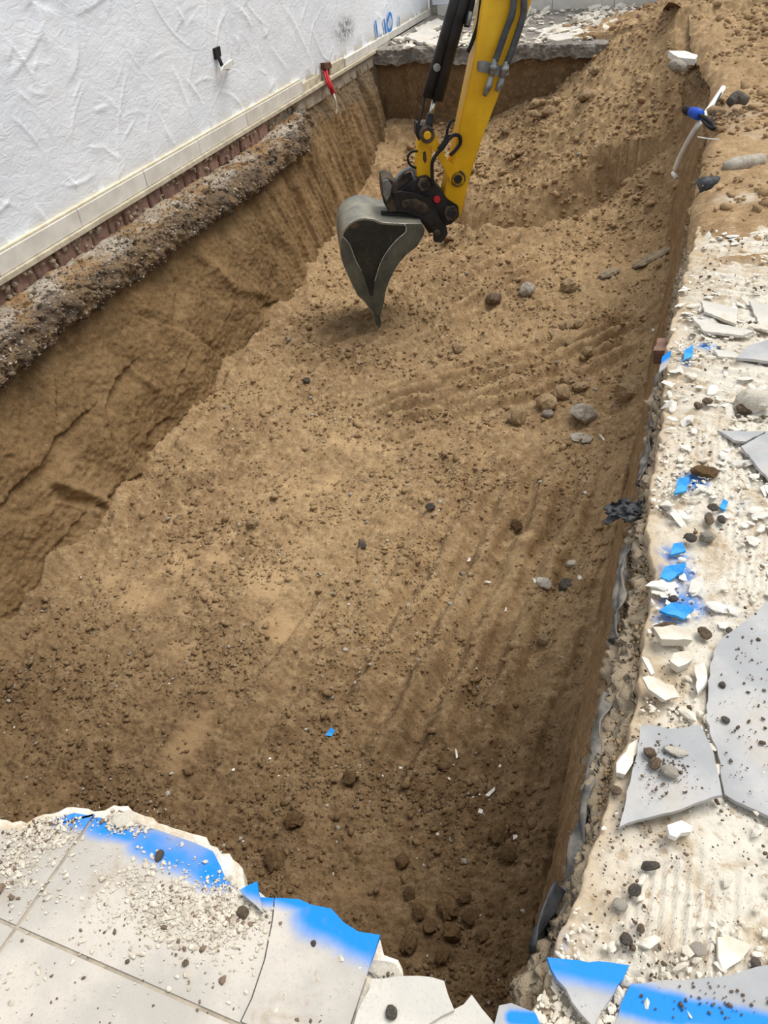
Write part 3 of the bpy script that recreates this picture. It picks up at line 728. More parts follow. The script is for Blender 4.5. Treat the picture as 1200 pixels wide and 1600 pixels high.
tC = [(c[0] + .004, c[1]) for c in cw[::-1]] + pxy(edgeC)[1:] + [tuple(P(548, 1600)[:2]), (-.36, JY + .006)]
tC[0] = (cw[-1][0] + .004, JY + .006)
def bseg(a, b, hw, soft, z=0.0, c=(0, 0)):
    A, B = P(*a, z), P(*b, z); return ((A[0] - c[0], A[1] - c[1]), (B[0] - c[0], B[1] - c[1]), hw, soft)
m_tA = mat_tile('tile_painted_a', TA, TB, [bseg((95, 1278), (145, 1284), .012, .02)])
m_tB = mat_tile('tile_painted_b', TA, TB, [bseg((150, 1282), (175, 1290), .02, .025), bseg((180, 1300), (225, 1312), .006, .02), bseg((225, 1312), (275, 1328), .018, .03), bseg((275, 1328), (350, 1362), .026, .03), bseg((405, 1402), (425, 1404), .002, .02)], .6)
m_tC = mat_tile('tile_painted_c', TA, TB, [bseg((430, 1400), (520, 1428), .004, .022), bseg((498, 1425), (600, 1472), .03, .035)], .55)
def tile(pts, mat, z1=0.0, th=.011, seed=0, name='tile', parent=slab, jamp=0.0):
    return poly_obj(name, pts, z1 - th, z1, mat, parent, jamp, .02, seed, 0.0, .0012)
tile(tA, m_tA, seed=1)
tile(tB, m_tB, seed=2)
tile(tC, m_tC, .004, seed=3)
for i, (x0, x1) in enumerate([(-3.25, -2.51), (-2.5, -1.8), (-1.79, JX - .004), (JX + .004, -.375), (-.366, .2)]):
    tile([(x0, JY - .70), (x1, JY - .70), (x1, JY - .004), (x0, JY - .004)], m_tile, 0, seed=i)
tile([(-2.5, JY + .004), (-2.5, .45), (-2.2, .47), (-1.8, .48), (-1.8, JY + .004)], m_tile, 0)
bm = bmesh.new()
for (x0, x1, y0, y1, zt) in [(-2.4, -.37, JY - .006, JY + .006, -.0035), (JX - .006, JX + .006, -.4, JY - .0061, -.0036), (JX - .006, JX + .006, JY + .0061, .58, -.0036)]: prism(bm, [(x0, y0), (x1, y0), (x1, y1), (x0, y1)], -.012, zt)
obj_bm('grout_line', bm, m_grout, slab)

# ================================================================ LOOSE SHARDS ON THE RIGHT AND IN FRONT
def shard(pts, z, th, mat, label, tilt=(0, 0), name='tile_shard', cat='tile shard', group=None, jamp=.003, seed=0, segs=None, step=.018, bev=.0012, taper=0.0):
    w = [P(a, b, z)[:2] for a, b in pts]; c = np.mean(w, axis=0)
    loc = [p - c for p in w]; loc = jag(loc, jamp, step, seed) if jamp else loc
    if segs: mat = mat_tile('painted_shard', GA, GB, [bseg(a, b, hw, so, z, c) for a, b, hw, so in segs], .3)
    bm = bmesh.new(); prism(bm, loc, -th, 0, taper)
    if bev: bmesh.ops.bevel(bm, geom=[e for e in bm.edges if e.calc_face_angle(0) > .6], offset=bev, segments=1, affect='EDGES')
    o = obj_bm(name, bm, mat, None, False, (c[0], c[1], z)); o.rotation_euler = (tilt[0], tilt[1], 0)
    return tag(o, label, cat, group)
G_SH = 'broken tiles on the right mortar bed'
shard([(1200, 940), (1170, 967), (1133, 993), (1120, 1010), (1110, 1037), (1107, 1083), (1103, 1123), (1120, 1167), (1133, 1240), (1200, 1273), (1330, 1320), (1330, 860)], .012, .011, m_tileg, 'largest grey floor tile piece lying at the right edge', group=G_SH, seed=1, tilt=(.01, .0))
shard([(1002, 1133), (1045, 1140), (1092, 1135), (1115, 1180), (1128, 1243), (968, 1287), (985, 1220)], .034, .011, m_tileg, 'triangular grey tile shard with dirt on it, tilted over the pit edge', tilt=(.05, -.05), group=G_SH, seed=2)
shard([(1158, 697), (1200, 674), (1300, 660), (1300, 800), (1200, 747)], .016, .011, m_tileg, 'pointed grey tile corner jutting in from the right edge', group=G_SH, seed=3)
shard([(1121, 672), (1196, 674), (1165, 690), (1148, 688)], .014, .01, m_tileg, 'thin grey tile sliver above the pointed grey corner piece', group=G_SH, seed=4)
shard([(1096, 467), (1154, 480), (1150, 509), (1100, 488)], .02, .011, m_tilew, 'white tile shard nearest the yellow sand, tilted', tilt=(-.08, .05), group=G_SH, seed=5)
shard([(1083, 497), (1179, 517), (1160, 524), (1100, 517)], .015, .011, m_tilew, 'long narrow white tile strip right below the tilted white shard', group=G_SH, seed=6)
shard([(1150, 559), (1167, 542), (1200, 532), (1260, 530), (1250, 575), (1200, 563)], .022, .012, m_tileg, 'grey tile shard at the right edge above the white mortar block', tilt=(.05, .04), group=G_SH, seed=7)
shard([(1115, 545), (1150, 550), (1156, 560), (1122, 556)], .012, .01, m_tilew, 'small whitish tile strip left of the upper grey shard', group=G_SH, seed=8)
shard([(1170, 470), (1200, 480), (1230, 520), (1190, 512)], .016, .011, m_tilew, 'whitish tile shard at the right edge below the sand', tilt=(.04, -.06), group=G_SH, seed=9)
shard([(855, 1496), (984, 1506), (975, 1526), (930, 1600), (926, 1606), (922, 1600), (870, 1530)], .03, .011, m_tileg, 'blue-painted triangular tile shard standing near the lower right corner', tilt=(-.06, .03), group=G_SH, seed=10, segs=[((862, 1500), (975, 1520), .016, .025)])
shard([(986, 1537), (1060, 1532), (1125, 1526), (1200, 1508), (1330, 1470), (1330, 1760), (920, 1760), (958, 1605)], .014, .011, m_tileg, 'large grey tile with a wide blue painted band, bottom right', group=G_SH, seed=11, segs=[((975, 1560), (1060, 1578), .022, .014), ((1060, 1578), (1200, 1606), .016, .014)])
shard([(772, 1602), (780, 1571), (799, 1567), (836, 1582), (846, 1604), (840, 1640), (770, 1640)], .01, .012, m_tilew, 'white tile shard with a blue corner at the bottom, beside the pit corner', group=G_SH, seed=12, segs=[((800, 1590), (835, 1592), .008, .008)])
shard([(581, 1529), (655, 1525), (694, 1533), (710, 1578), (670, 1600), (610, 1660), (540, 1660), (553, 1600)], .012, .011, m_tilew, 'whitish tile shard next to the blue-edged tile at the bottom centre', group=G_SH, seed=13, tilt=(.015, .0))
shard([(708, 1578), (737, 1554), (753, 1576), (775, 1602), (740, 1650), (670, 1650), (672, 1601)], .002, .014, m_tilew, 'whitish broken slab piece between the two bottom tile shards', group=G_SH, seed=14, jamp=.005)
shard([(374, 1391), (402, 1378), (410, 1424)], .022, .010, m_tileg, 'small blue triangular tile chip lying on the broken slab edge', tilt=(.12, .05), jamp=.001, seed=15, segs=[((392, 1384), (412, 1388), .01, .022)])
shard([(1121, 1465), (1140, 1463), (1177, 1476), (1158, 1500), (1130, 1518), (1122, 1495)], .008, .012, m_chalk, 'curved mortar flake lying above the blue-banded tile', name='mortar_flake', cat='mortar flake', tilt=(.03, .06), seed=16)
G_MF = 'mortar flakes along the right pit edge'
shard([(1003, 1060), (1013, 1077), (1040, 1093), (1063, 1087), (1053, 1070), (1013, 1057)], .03, .016, m_chalk, 'oval white mortar flake beside the big grey tile', (.05, .1), 'mortar_flake', 'mortar flake', G_MF, .004, 17, taper=.15)
shard([(1020, 980), (1050, 976), (1080, 983), (1083, 1000), (1033, 999)], .035, .03, m_chalk, 'long cream mortar lump just below the lowest blue paint mark', (.0, .04), 'mortar_lump', 'mortar lump', G_MF, .006, 18, taper=.2)
shard([(1047, 1033), (1053, 1020), (1077, 1017), (1083, 1030), (1060, 1042)], .03, .03, m_chalk, 'rounded white mortar lump above the oval flake', (.0, .0), 'mortar_lump', 'mortar lump', G_MF, .005, 19, taper=.2)
shard([(1002, 1027), (1013, 1030), (1023, 1050), (1018, 1053)], .02, .008, m_chip, 'thin curved white ceramic sliver left of the mortar lumps', (.1, .1), 'tile_sliver', 'tile shard', G_MF, .001, 20)
shard([(997, 1153), (998, 1173), (977, 1210), (963, 1207), (963, 1193), (983, 1163)], .02, .03, m_chalk, 'elongated white mortar piece left of the triangular grey shard', (.0, .08), 'mortar_lump', 'mortar lump', G_MF, .005, 21, taper=.15)
shard([(1042, 1290), (1065, 1281), (1084, 1290), (1080, 1299), (1065, 1301), (1057, 1309), (1046, 1305)], .026, .014, m_chip, 'curved white ceramic fragment below the triangular grey shard', (-.05, .08), 'tile_shard', 'tile shard', None, .002, 22)
shard([(1085, 1040), (1100, 1036), (1105, 1060), (1090, 1080)], .022, .012, m_chip, 'narrow pale chip leaning on the left side of the biggest tile', (.1, -.2), 'tile_shard', 'tile shard', None, .003, 23)
shard([(1028, 575), (1036, 557), (1049, 553), (1045, 570)], -.005, .008, m_tileg, 'small bluish tile chip hanging over the pit edge', (.2, -.35), 'tile_shard', 'tile shard', None, .002, 24, segs=[((1030, 562), (1048, 556), .012, .015)])
shard([(1052, 850), (1066, 848), (1072, 860), (1048, 866)], .012, .009, m_chipb, 'topmost blue tile chip of the three beside the brown pit edge', (.1, .05), 'tile_shard', 'tile shard', 'blue chips', .002, 25)
shard([(1032, 900), (1040, 885), (1072, 880), (1068, 893), (1045, 905)], .014, .01, m_chipb, 'widest blue tile chip, in the middle of the right mortar bed', (.12, .0), 'tile_shard', 'tile shard', 'blue chips', .003, 26)
shard([(1030, 955), (1050, 942), (1085, 950), (1070, 966)], .012, .009, m_chipb, 'lowest blue tile chip, above the long cream mortar lump', (.05, .1), 'tile_shard', 'tile shard', 'blue chips', .003, 27)
shard([(1054, 770), (1060, 748), (1077, 746), (1074, 765)], .015, .009, m_chipb, 'pale blue tile chip beside the reddish brick in the pit edge', (.1, .1), 'tile_shard', 'tile shard', 'blue chips', .002, 28)
shard([(1068, 562), (1070, 548), (1083, 540), (1082, 556)], .012, .008, m_chipb, 'bright blue tile chip near the top of the mortar bed', (.1, .1), 'tile_shard', 'tile shard', 'blue chips', .002, 29)
shard([(1124, 792), (1130, 780), (1138, 784), (1134, 796)], .01, .008, m_chipb, 'little deep blue chip among the dark pebbles on the mortar', (.1, .1), 'tile_shard', 'tile shard', 'blue chips', .001, 30)
# rubble on the far slab, next to the house corner
FS = 'broken tiles on the far slab'
for i, (pts, z, lab) in enumerate([
    ([(632, 58), (668, 44), (690, 52), (660, 64)], .05, 'dusty tile piece nearest the house corner on the far slab'),
    ([(650, 42), (684, 30), (700, 38), (672, 46)], .04, 'dusty tile piece lying behind the corner piece, left of the black cylinder'),
    ([(660, 66), (700, 56), (716, 62), (690, 72)], .03, 'dusty tile piece at the brink of the far slab, left of the cylinder'),
    ([(835, 46), (880, 38), (905, 44), (860, 52)], .03, 'dusty tile piece on the far slab just right of the yellow arm'),
    ([(845, 58), (900, 50), (915, 56), (870, 63)], .03, 'dusty tile piece at the brink of the far slab, right of the yellow arm')]):
    shard(pts, z, .03, m_tilew, lab, (.03, .04 * (-1) ** i), group=FS, seed=40 + i, jamp=.02, step=.08)

# ================================================================ ROCKS, CLODS, LUMPS
def rock_mesh(seed, mat, sub=2, squash=(1, .8, .65), rough=.22, facets=5):
    r = random.Random(seed); bm = bmesh.new(); bmesh.ops.create_icosphere(bm, subdivisions=sub, radius=1)
    pl_ = [(Vector((r.gauss(0, 1), r.gauss(0, 1), r.gauss(0, 1))).normalized(), r.uniform(.62, .9)) for _ in range(facets)]
    for v in bm.verts:
        d = v.co.normalized(); k = 1 + rough * .5 * float(pn(d.x * 2 + seed, d.y * 2 + d.z * 1.7, seed)) + rough * .35 * float(pn(d.x * 5 + d.z * 3, d.y * 5, seed + 9))
        for n_, h_ in pl_:
            dt = d.dot(n_)
            if dt * k > h_: k = h_ / dt
        v.co = d * k
    for v in bm.verts: v.co = Vector((v.co.x * squash[0], v.co.y * squash[1], v.co.z * squash[2]))
    me = bpy.data.meshes.new('rock'); bm.to_mesh(me); bm.free(); me.materials.append(mat)
    me.polygons.foreach_set('use_smooth', [True] * len(me.polygons)); me.set_sharp_from_angle(angle=math.radians(38))
    return me
ROCKS = {}
for nm, mt, rg, fc in [('clod', m_clod, .5, 4), ('dclod', m_clodd, .5, 4), ('grey', m_stone, .2, 7), ('dark', m_stoned, .25, 5), ('white', m_stonew, .3, 7), ('brown', m_stoneb, .3, 6), ('chalk', m_chalk, .4, 6), ('conc', m_conc, .4, 6)]:
    ROCKS[nm] = [rock_mesh(100 + 7 * k + len(nm), mt, 3, (1, .7 + .07 * k, .55 + .06 * k), rg, fc) for k in range(4)]
_rk = 0
def rock(kind, p, size, label, name='stone', cat='stone', group=None, rot=None, sc=(1, 1, 1), sink=.12):
    global _rk
    me = ROCKS[kind][_rk % 4]; _rk += 1
    o = bpy.data.objects.new(name, me); r = random.Random(_rk)
    o.location = (p[0], p[1], p[2] + size * sc[2] * (.6 - sink)); o.scale = (size * sc[0], size * sc[1], size * sc[2])
    o.rotation_euler = rot or (r.uniform(-.3, .3), r.uniform(-.3, .3), r.uniform(0, 6.28))
    link(o); return tag(o, label, cat, group)
def floor_rock(kind, px, py, rpx, label, name='stone', cat='stone', group=None, **kw):
    p = on_floor(px, py + rpx * .5); dist = np.linalg.norm(np.array(p) - EYE)
    return rock(kind, p, rpx * dist / F * 1.08, label, name, cat, group, **kw)
GS = 'stones lying on the pit floor'
floor_rock('clod', 808, 650, 20, 'flat-topped sandy stone, leftmost of the stones below the tooth marks', group=GS)
floor_rock('grey', 910, 646, 21, 'pale grey angular stone, brightest of the stone cluster in the pit', group=GS)
floor_rock('clod', 855, 628, 17, 'sandy stone left of the pile of three, near the pale grey stone', group=GS)
floor_rock('clod', 890, 594, 13, 'sandy stone on top of the small pile right of the tooth marks', group=GS)
floor_rock('clod', 878, 613, 16, 'sandy stone at the lower front of the small pile', group=GS)
floor_rock('clod', 908, 603, 12, 'sandy stone at the right of the small pile', group=GS)
floor_rock('grey', 856, 646, 9, 'little grey stone in front of the stone cluster', group=GS)
floor_rock('clod', 985, 610, 22, 'large soil-coloured boulder against the right pit face', 'boulder', 'boulder', sc=(1, 1, 1.2))
floor_rock('clod', 896, 534, 12, 'sandy stone, lowest of the upper stone row', group=GS)
floor_rock('clod', 888, 508, 13, 'round sandy stone in the middle of the upper stone row', group=GS)
floor_rock('clod', 870, 524, 12, 'sandy stone at the left of the upper stone row', group=GS)
floor_rock('clod', 918, 548, 9, 'small sandy stone right below the upper stone row', group=GS)
floor_rock('clod', 903, 506, 9, 'small sandy stone at the right of the upper stone row', group=GS)
floor_rock('grey', 823, 452, 14, 'greyish stone standing right of the bucket tip, farther back', group=GS)
floor_rock('brown', 772, 466, 14, 'brownish stone halfway between bucket tip and greyish stone', group=GS)
floor_rock('clod', 890, 446, 13, 'sandy clod above the upper stone row', group=GS)
floor_rock('white', 849, 908, 13, 'white stone on the right half of the pit floor', group=GS)
floor_rock('dark', 887, 913, 15, 'dark grey stone right beside the white stone', group=GS)
floor_rock('chalk', 893, 880, 8, 'small pinkish white stone behind the dark grey stone', group=GS)
floor_rock('clod', 850, 998, 10, 'rounded soil clod below the white and dark stones', 'soil_clod', 'soil clod', group=GS)
floor_rock('clod', 718, 544, 11, 'sandy stone lying on the tooth marks right of the bucket tip', group=GS)
floor_rock('dark', 672, 791, 8, 'dark pebble near the middle of the pit floor', group=GS)
floor_rock('dark', 566, 850, 7, 'flat dark pebble left of the pit floor centre', group=GS)
floor_rock('dark', 480, 594, 6, 'bluish dark pebble near the foot of the left soil face', group=GS)
floor_rock('dclod', 808, 818, 11, 'soil clod between the dark pebble and the right pit face', 'soil_clod', 'soil clod', group=GS)
floor_rock('dclod', 780, 1298, 16, 'big rounded soil clod near the lower right of the pit', 'soil_clod', 'soil clod', group=GS)
floor_rock('dclod', 795, 1331, 15, 'soil clod just below the big rounded clod', 'soil_clod', 'soil clod', group=GS)
floor_rock('clod', 395, 815, 9, 'small rounded clod above the pale trodden patches', 'soil_clod', 'soil clod', group=GS)
floor_rock('dclod', 430, 1336, 18, 'dark clod close to the small blue tile chip', 'soil_clod', 'soil clod', group=GS)
floor_rock('dclod', 460, 1278, 14, 'dark clod behind the clod by the blue chip', 'soil_clod', 'soil clod', group=GS)
floor_rock('dclod', 548, 1214, 12, 'brown clod below the bright blue chip in the pit', 'soil_clod', 'soil clod', group=GS)
floor_rock('dclod', 630, 1342, 10, 'lone dark clod in the shaded bottom of the pit', 'soil_clod', 'soil clod', group=GS)
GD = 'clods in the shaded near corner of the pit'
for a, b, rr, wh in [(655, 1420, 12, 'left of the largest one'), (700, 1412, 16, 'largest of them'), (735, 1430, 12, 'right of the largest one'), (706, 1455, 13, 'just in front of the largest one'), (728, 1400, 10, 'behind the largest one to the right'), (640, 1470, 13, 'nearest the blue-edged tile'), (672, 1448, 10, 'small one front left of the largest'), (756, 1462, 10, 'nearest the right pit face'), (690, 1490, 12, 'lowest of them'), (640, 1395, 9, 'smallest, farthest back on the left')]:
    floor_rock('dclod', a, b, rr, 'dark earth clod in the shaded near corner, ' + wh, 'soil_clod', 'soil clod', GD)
GH = 'lumps on the far soil heap'
for a, b, rr, wh in [(840, 165, 11, 'largest of the cluster'), (858, 176, 10, 'right of the largest'), (846, 182, 8, 'just below the largest'), (868, 160, 9, 'upper right of the cluster'), (832, 178, 7, 'lower left of the cluster'), (790, 205, 7, 'lone one close to the arm'), (812, 240, 8, 'right one of a low pair'), (800, 246, 7, 'left one of a low pair')]:
    floor_rock('clod', a, b, rr, 'sandy heap lump right of the yellow arm, ' + wh, 'soil_lump', 'soil lump', GH)
floor_rock('clod', 918, 152, 13, 'biggest sandy lump high on the soil heap', 'soil_lump', 'soil lump', GH)
floor_rock('grey', 985, 112, 11, 'greyish lump on the heap near its top right', 'soil_lump', 'soil lump', GH)
floor_rock('clod', 806, 152, 8, 'sandy lump at the foot of the dark far face', 'soil_lump', 'soil lump', GH)
floor_rock('clod', 930, 112, 9, 'sandy lump near the end of the grey slab edge', 'soil_lump', 'soil lump', GH)
floor_rock('clod', 700, 372, 9, 'clod right under the coupler of the excavator', 'soil_lump', 'soil lump', GH)
# long flat stones half buried below the sandy edge
def floor_bar(pxa, pxb, w, h, mat, label, name, cat, seed):
    a = np.array(on_floor(*pxa)); b = np.array(on_floor(*pxb)); d = b - a; L = np.linalg.norm(d); r = random.Random(seed)
    bm = bmesh.new(); rings = []
    for i in range(9):
        t = i / 8; c = a + d * t; k = (math.sin(math.pi * min(max(t, .06), .94)) ** .35)
        n_ = np.array([-d[1], d[0], 0]) / math.hypot(d[0], d[1]); up = np.array([0, 0, 1.])
        rings.append([bm.verts.new(c + n_ * w * k * math.cos(q) * r.uniform(.85, 1.15) + up * (h * k * math.sin(q) * r.uniform(.8, 1.2) + h * .5)) for q in [k_ * math.pi / 4 for k_ in range(8)]])
    for r0, r1 in zip(rings[:-1], rings[1:]):
        for k in range(8): bm.faces.new((r0[k], r0[(k+1) % 8], r1[(k+1) % 8], r1[k]))
    bm.faces.new(rings[0][::-1]); bm.faces.new(rings[-1])
    return tag(obj_bm(name, bm, mat), label, cat)
floor_bar((990, 420), (1050, 390), .07, .03, m_wood, 'long flat grey stone slab leaning on the soil by the right edge', 'flat_stone', 'stone', 1)
floor_bar((938, 436), (965, 424), .05, .03, m_wood, 'short flat stone slab left of the long one', 'flat_stone', 'stone', 2)
floor_bar((892, 682), (925, 690), .05, .02, m_conc, 'flat greyish fragment below the pale grey stone', 'flat_stone', 'stone', 3)
# blue chip and white slivers on the pit floor
def floor_chip(px, py, w, h, mat, label, group=None, rz=0.0):
    p = on_floor(px, py); bm = bmesh.new()
    pts = jag([(-w, -h), (w * .8, -h * .7), (w, h * .6), (-w * .3, h)], w * .1, w * .6, int(px))
    prism(bm, pts, -.004, .004); o = obj_bm('tile_chip', bm, mat, None, False, (p[0], p[1], p[2] + .012)); o.rotation_euler = (.3, .1, rz)
    return tag(o, label, 'tile chip', group)
floor_chip(517, 1147, .018, .022, m_chipb, 'single bright blue tile chip lying on the pit floor')
G_C = 'white chips on the pit floor'
floor_chip(767, 1240, .008, .028, m_chip, 'curved white chip near the lower right of the pit floor', G_C, -.5)
floor_chip(750, 1270, .012, .010, m_chip, 'white chip left of the big rounded soil clod', G_C, .3)
floor_chip(804, 1310, .012, .008, m_chip, 'white chip right of the big rounded soil clod', G_C, .8)
floor_chip(713, 1180, .005, .022, m_chip, 'thin white sliver in the lower middle of the pit floor', G_C, .5)
floor_chip(733, 877, .010, .015, m_chip, 'white chip left of the white stone', G_C, .1)
floor_chip(762, 912, .02, .006, m_chip, 'flat white sliver between two pebbles left of the white stone', G_C, .1)
floor_chip(835, 910, .010, .016, m_chip, 'white chip touching the white stone', G_C, .9)
floor_chip(905, 905, .012, .012, m_chip, 'white chip right of the dark grey stone', G_C, .9)
floor_chip(790, 955, .006, .014, m_chip, 'tiny white chip below the flat white sliver', G_C, .2)
floor_chip(940, 686, .006, .03, m_chip, 'white sliver next to the flat greyish fragment', G_C, .9)
floor_chip(1020, 518, .012, .014, m_chip, 'white chip near the right soil face, beside the upper stone row', G_C, .9)

# lumps lying on the right mortar bed
def bed_rock(kind, px, py, rpx, label, name='stone', cat='stone', group=None, z=0.0, **kw):
    p = P(px, py + rpx * .4, z); dist = np.linalg.norm(p - EYE)
    return rock(kind, p, rpx * dist / F * 1.05, label, name, cat, group, **kw)
GB_ = 'lumps on the right mortar bed'
bed_rock('chalk', 1176, 628, 24, 'white mortar block at the right edge, biggest lump on the bed', 'mortar_lump', 'mortar lump', GB_)
bed_rock('brown', 1160, 640, 13, 'brown stone stuck to the white mortar block', group=GB_)
bed_rock('brown', 1105, 627, 8, 'brown pebble left of the white mortar block', group=GB_)
bed_rock('brown', 1090, 634, 7, 'smaller brown pebble of the pair left of the mortar block', group=GB_)
bed_rock('brown', 1108, 810, 9, 'brown stone pair, left one, beside the deep blue chip', group=GB_, sc=(1.6, .8, .8))
bed_rock('dark', 1127, 812, 8, 'dark pebble right of the brown stones on the mortar', group=GB_)
bed_rock('dark', 1113, 793, 8, 'dark pebble above the brown stone pair', group=GB_)
bed_rock('dark', 1078, 840, 9, 'dark round stone just above the topmost blue chip', group=GB_)
bed_rock('conc', 1105, 838, 10, 'pale grey concrete cube right of the dark round stone', 'concrete_lump', 'concrete lump', GB_)
bed_rock('brown', 1100, 988, 12, 'reddish brown stone at the tip of the biggest grey tile', group=GB_)
bed_rock('dark', 1139, 985, 6, 'grey pebble on the upper corner of the biggest grey tile', group=GB_)
bed_rock('dark', 1133, 1124, 6, 'black pebble on the left part of the biggest grey tile', group=GB_, z=.012)
bed_rock('dark', 1128, 1070, 5, 'small dark pebble above the black pebble on the biggest tile', group=GB_, z=.012)
bed_rock('brown', 1022, 1192, 11, 'dark brown stone on the triangular grey shard', group=GB_, z=.035)
bed_rock('conc', 1046, 1204, 13, 'pale lump right of the dark brown stone on the triangular shard', 'concrete_lump', 'concrete lump', GB_, z=.035)
bed_rock('chalk', 1053, 1172, 11, 'cream crumb at the top of the triangular shard', 'mortar_lump', 'mortar lump', GB_, z=.035, sc=(1.6, .8, .7))
bed_rock('brown', 1015, 1176, 9, 'brown crumb at the upper left of the triangular shard', group=GB_, z=.035)
bed_rock('dark', 1014, 1351, 11, 'dark stone left of the comb marks, upper of two', group=GB_, sc=(1.3, .8, .8))
bed_rock('dark', 991, 1390, 10, 'dark stone left of the comb marks, lower of two', group=GB_)
bed_rock('conc', 968, 1412, 10, 'pale grey pebble left of the lower dark stone', group=GB_)
bed_rock('dark', 978, 1466, 9, 'grey stone right of the brown slab corner', group=GB_)
bed_rock('brown', 1001, 1450, 7, 'reddish pebble in the comb marks', group=GB_)
bed_rock('brown', 962, 1234, 8, 'brown pebble left of the grey triangular shard', group=GB_)
bed_rock('conc', 1091, 1480, 10, 'flat grey crumb left of the curved mortar flake', 'concrete_lump', 'concrete lump', GB_, sc=(.8, 1.2, .4))
bed_rock('dark', 1180, 1505, 7, 'dark pebble right of the curved mortar flake', group=GB_)
bed_rock('brown', 1040, 976, 15, 'brown earth lump below the lowest blue chip', 'soil_lump', 'soil lump', GB_, sc=(1.2, .7, .6))
bed_rock('dark', 1052, 935, 7, 'dark pebble above the lowest blue chip', group=GB_)
bed_rock('dclod', 1100, 735, 17, 'brown earth lump behind the reddish brick', 'soil_lump', 'soil lump', GB_, sc=(1.3, .9, .6))
bed_rock('dark', 250, 1335, 8, 'single black pebble on the blue paint of the near slab', group='pebbles on the near slab', sc=(.7, 1.1, .7))
bed_rock('brown', 290, 1503, 6, 'reddish pebble on the near slab', group='pebbles on the near slab', sc=(.8, 1.1, .8))
bed_rock('dark', 490, 1473, 5, 'grey pebble on the blue-edged tile of the near slab', group='pebbles on the near slab')
bed_rock('dark', 612, 1580, 9, 'dark crumb on the whitish shard at the bottom', group='pebbles on the near slab', z=.012)
bed_rock('brown', 380, 1425, 9, 'brown crumb beside the small blue triangular chip', group='pebbles on the near slab')
bed_rock('chalk', 603, 1512, 20, 'crumbly pinkish mortar lump right of the blue-edged tile', 'mortar_lump', 'mortar lump', z=-.02, sc=(1.3, 1, .7))
bed_rock('chalk', 197, 1276, 12, 'crumbly mortar lump on the top bulge of the near slab edge', 'mortar_lump', 'mortar lump', sc=(1.3, 1, .5))
# reddish brick and stones embedded in the slab edge
p = P(1040, 712, -.05)
bm = bmesh.new(); prism(bm, jag([(-.03, -.10), (.07, -.09), (.065, .09), (-.025, .08)], .006, .03, 4), -.05, .02, .1)
o = obj_bm('brick', bm, m_brick, None, False, tuple(p)); tag(o, 'reddish brown brick stuck in the broken slab edge', 'brick')
p = P(1030, 545, -.10)
bm = bmesh.new(); prism(bm, jag([(-.02, -.06), (.05, -.05), (.05, .08), (-.015, .06)], .008, .025, 6), -.05, .02, .15)
o = obj_bm('brick', bm, m_brick, None, False, tuple(p)); tag(o, 'dark red brick poking out of the pit edge by the bluish chip', 'brick')
# membrane and film strips hanging in the slab edge
def edge_strip(y0, y1, z0, z1, off, mat, name, label, seed):
    yy = np.linspace(y0, y1, int((y1 - y0) / .02) + 2); tt_ = np.linspace(0, 1, 7); T_, Y_ = np.meshgrid(tt_, yy)
    X_ = ex(Y_) + off - .012 * T_ + .02 * fbm(Y_, T_ * .3, 6, 4, seed) ; Z_ = z0 + (z1 - z0) * T_ * (1 + .5 * fbm(Y_, 0 * Y_, 3, 3, seed + 3))
    o = grid(name, np.stack([X_, Y_, Z_], -1), mat); md = o.modifiers.new('thickness', 'SOLIDIFY'); md.thickness = .004
    return tag(o, label, 'membrane')
edge_strip(.72, 1.35, -.085, -.112, .012, m_gfilm, 'membrane_strip', 'grey membrane strip hanging along the near right pit edge', 301)
edge_strip(1.55, 1.95, -.09, -.115, .005, m_gfilm, 'membrane_strip', 'grey membrane strip in the slab edge beside the blue chips', 305)
edge_strip(2.3, 3.1, -.10, -.125, .0, m_gfilm, 'membrane_strip', 'long grey membrane strip in the slab edge farther back', 309)
edge_strip(.66, .80, -.04, -.14, -.005, m_film, 'film_scrap', 'crumpled black film scrap at the near right pit corner', 313)
p = P(987, 803, -.10); A_, B_ = np.meshgrid(np.linspace(-1, 1, 26), np.linspace(-1, 1, 26))
Vc = np.stack([p[0] - .02 + .055 * A_ + .02 * fbm(A_, B_, 2.2, 3, 331), p[1] + .05 * B_ + .02 * fbm(A_, B_, 2.0, 3, 333), p[2] + .02 - .03 * (A_ < 0) * np.abs(A_) + .014 * fbm(A_, B_, 2.0, 3, 335)], -1)
o = grid('film_scrap', Vc, m_film); md = o.modifiers.new('thickness', 'SOLIDIFY'); md.thickness = .003
tag(o, 'crumpled black film scrap poking out halfway along the right edge', 'membrane')

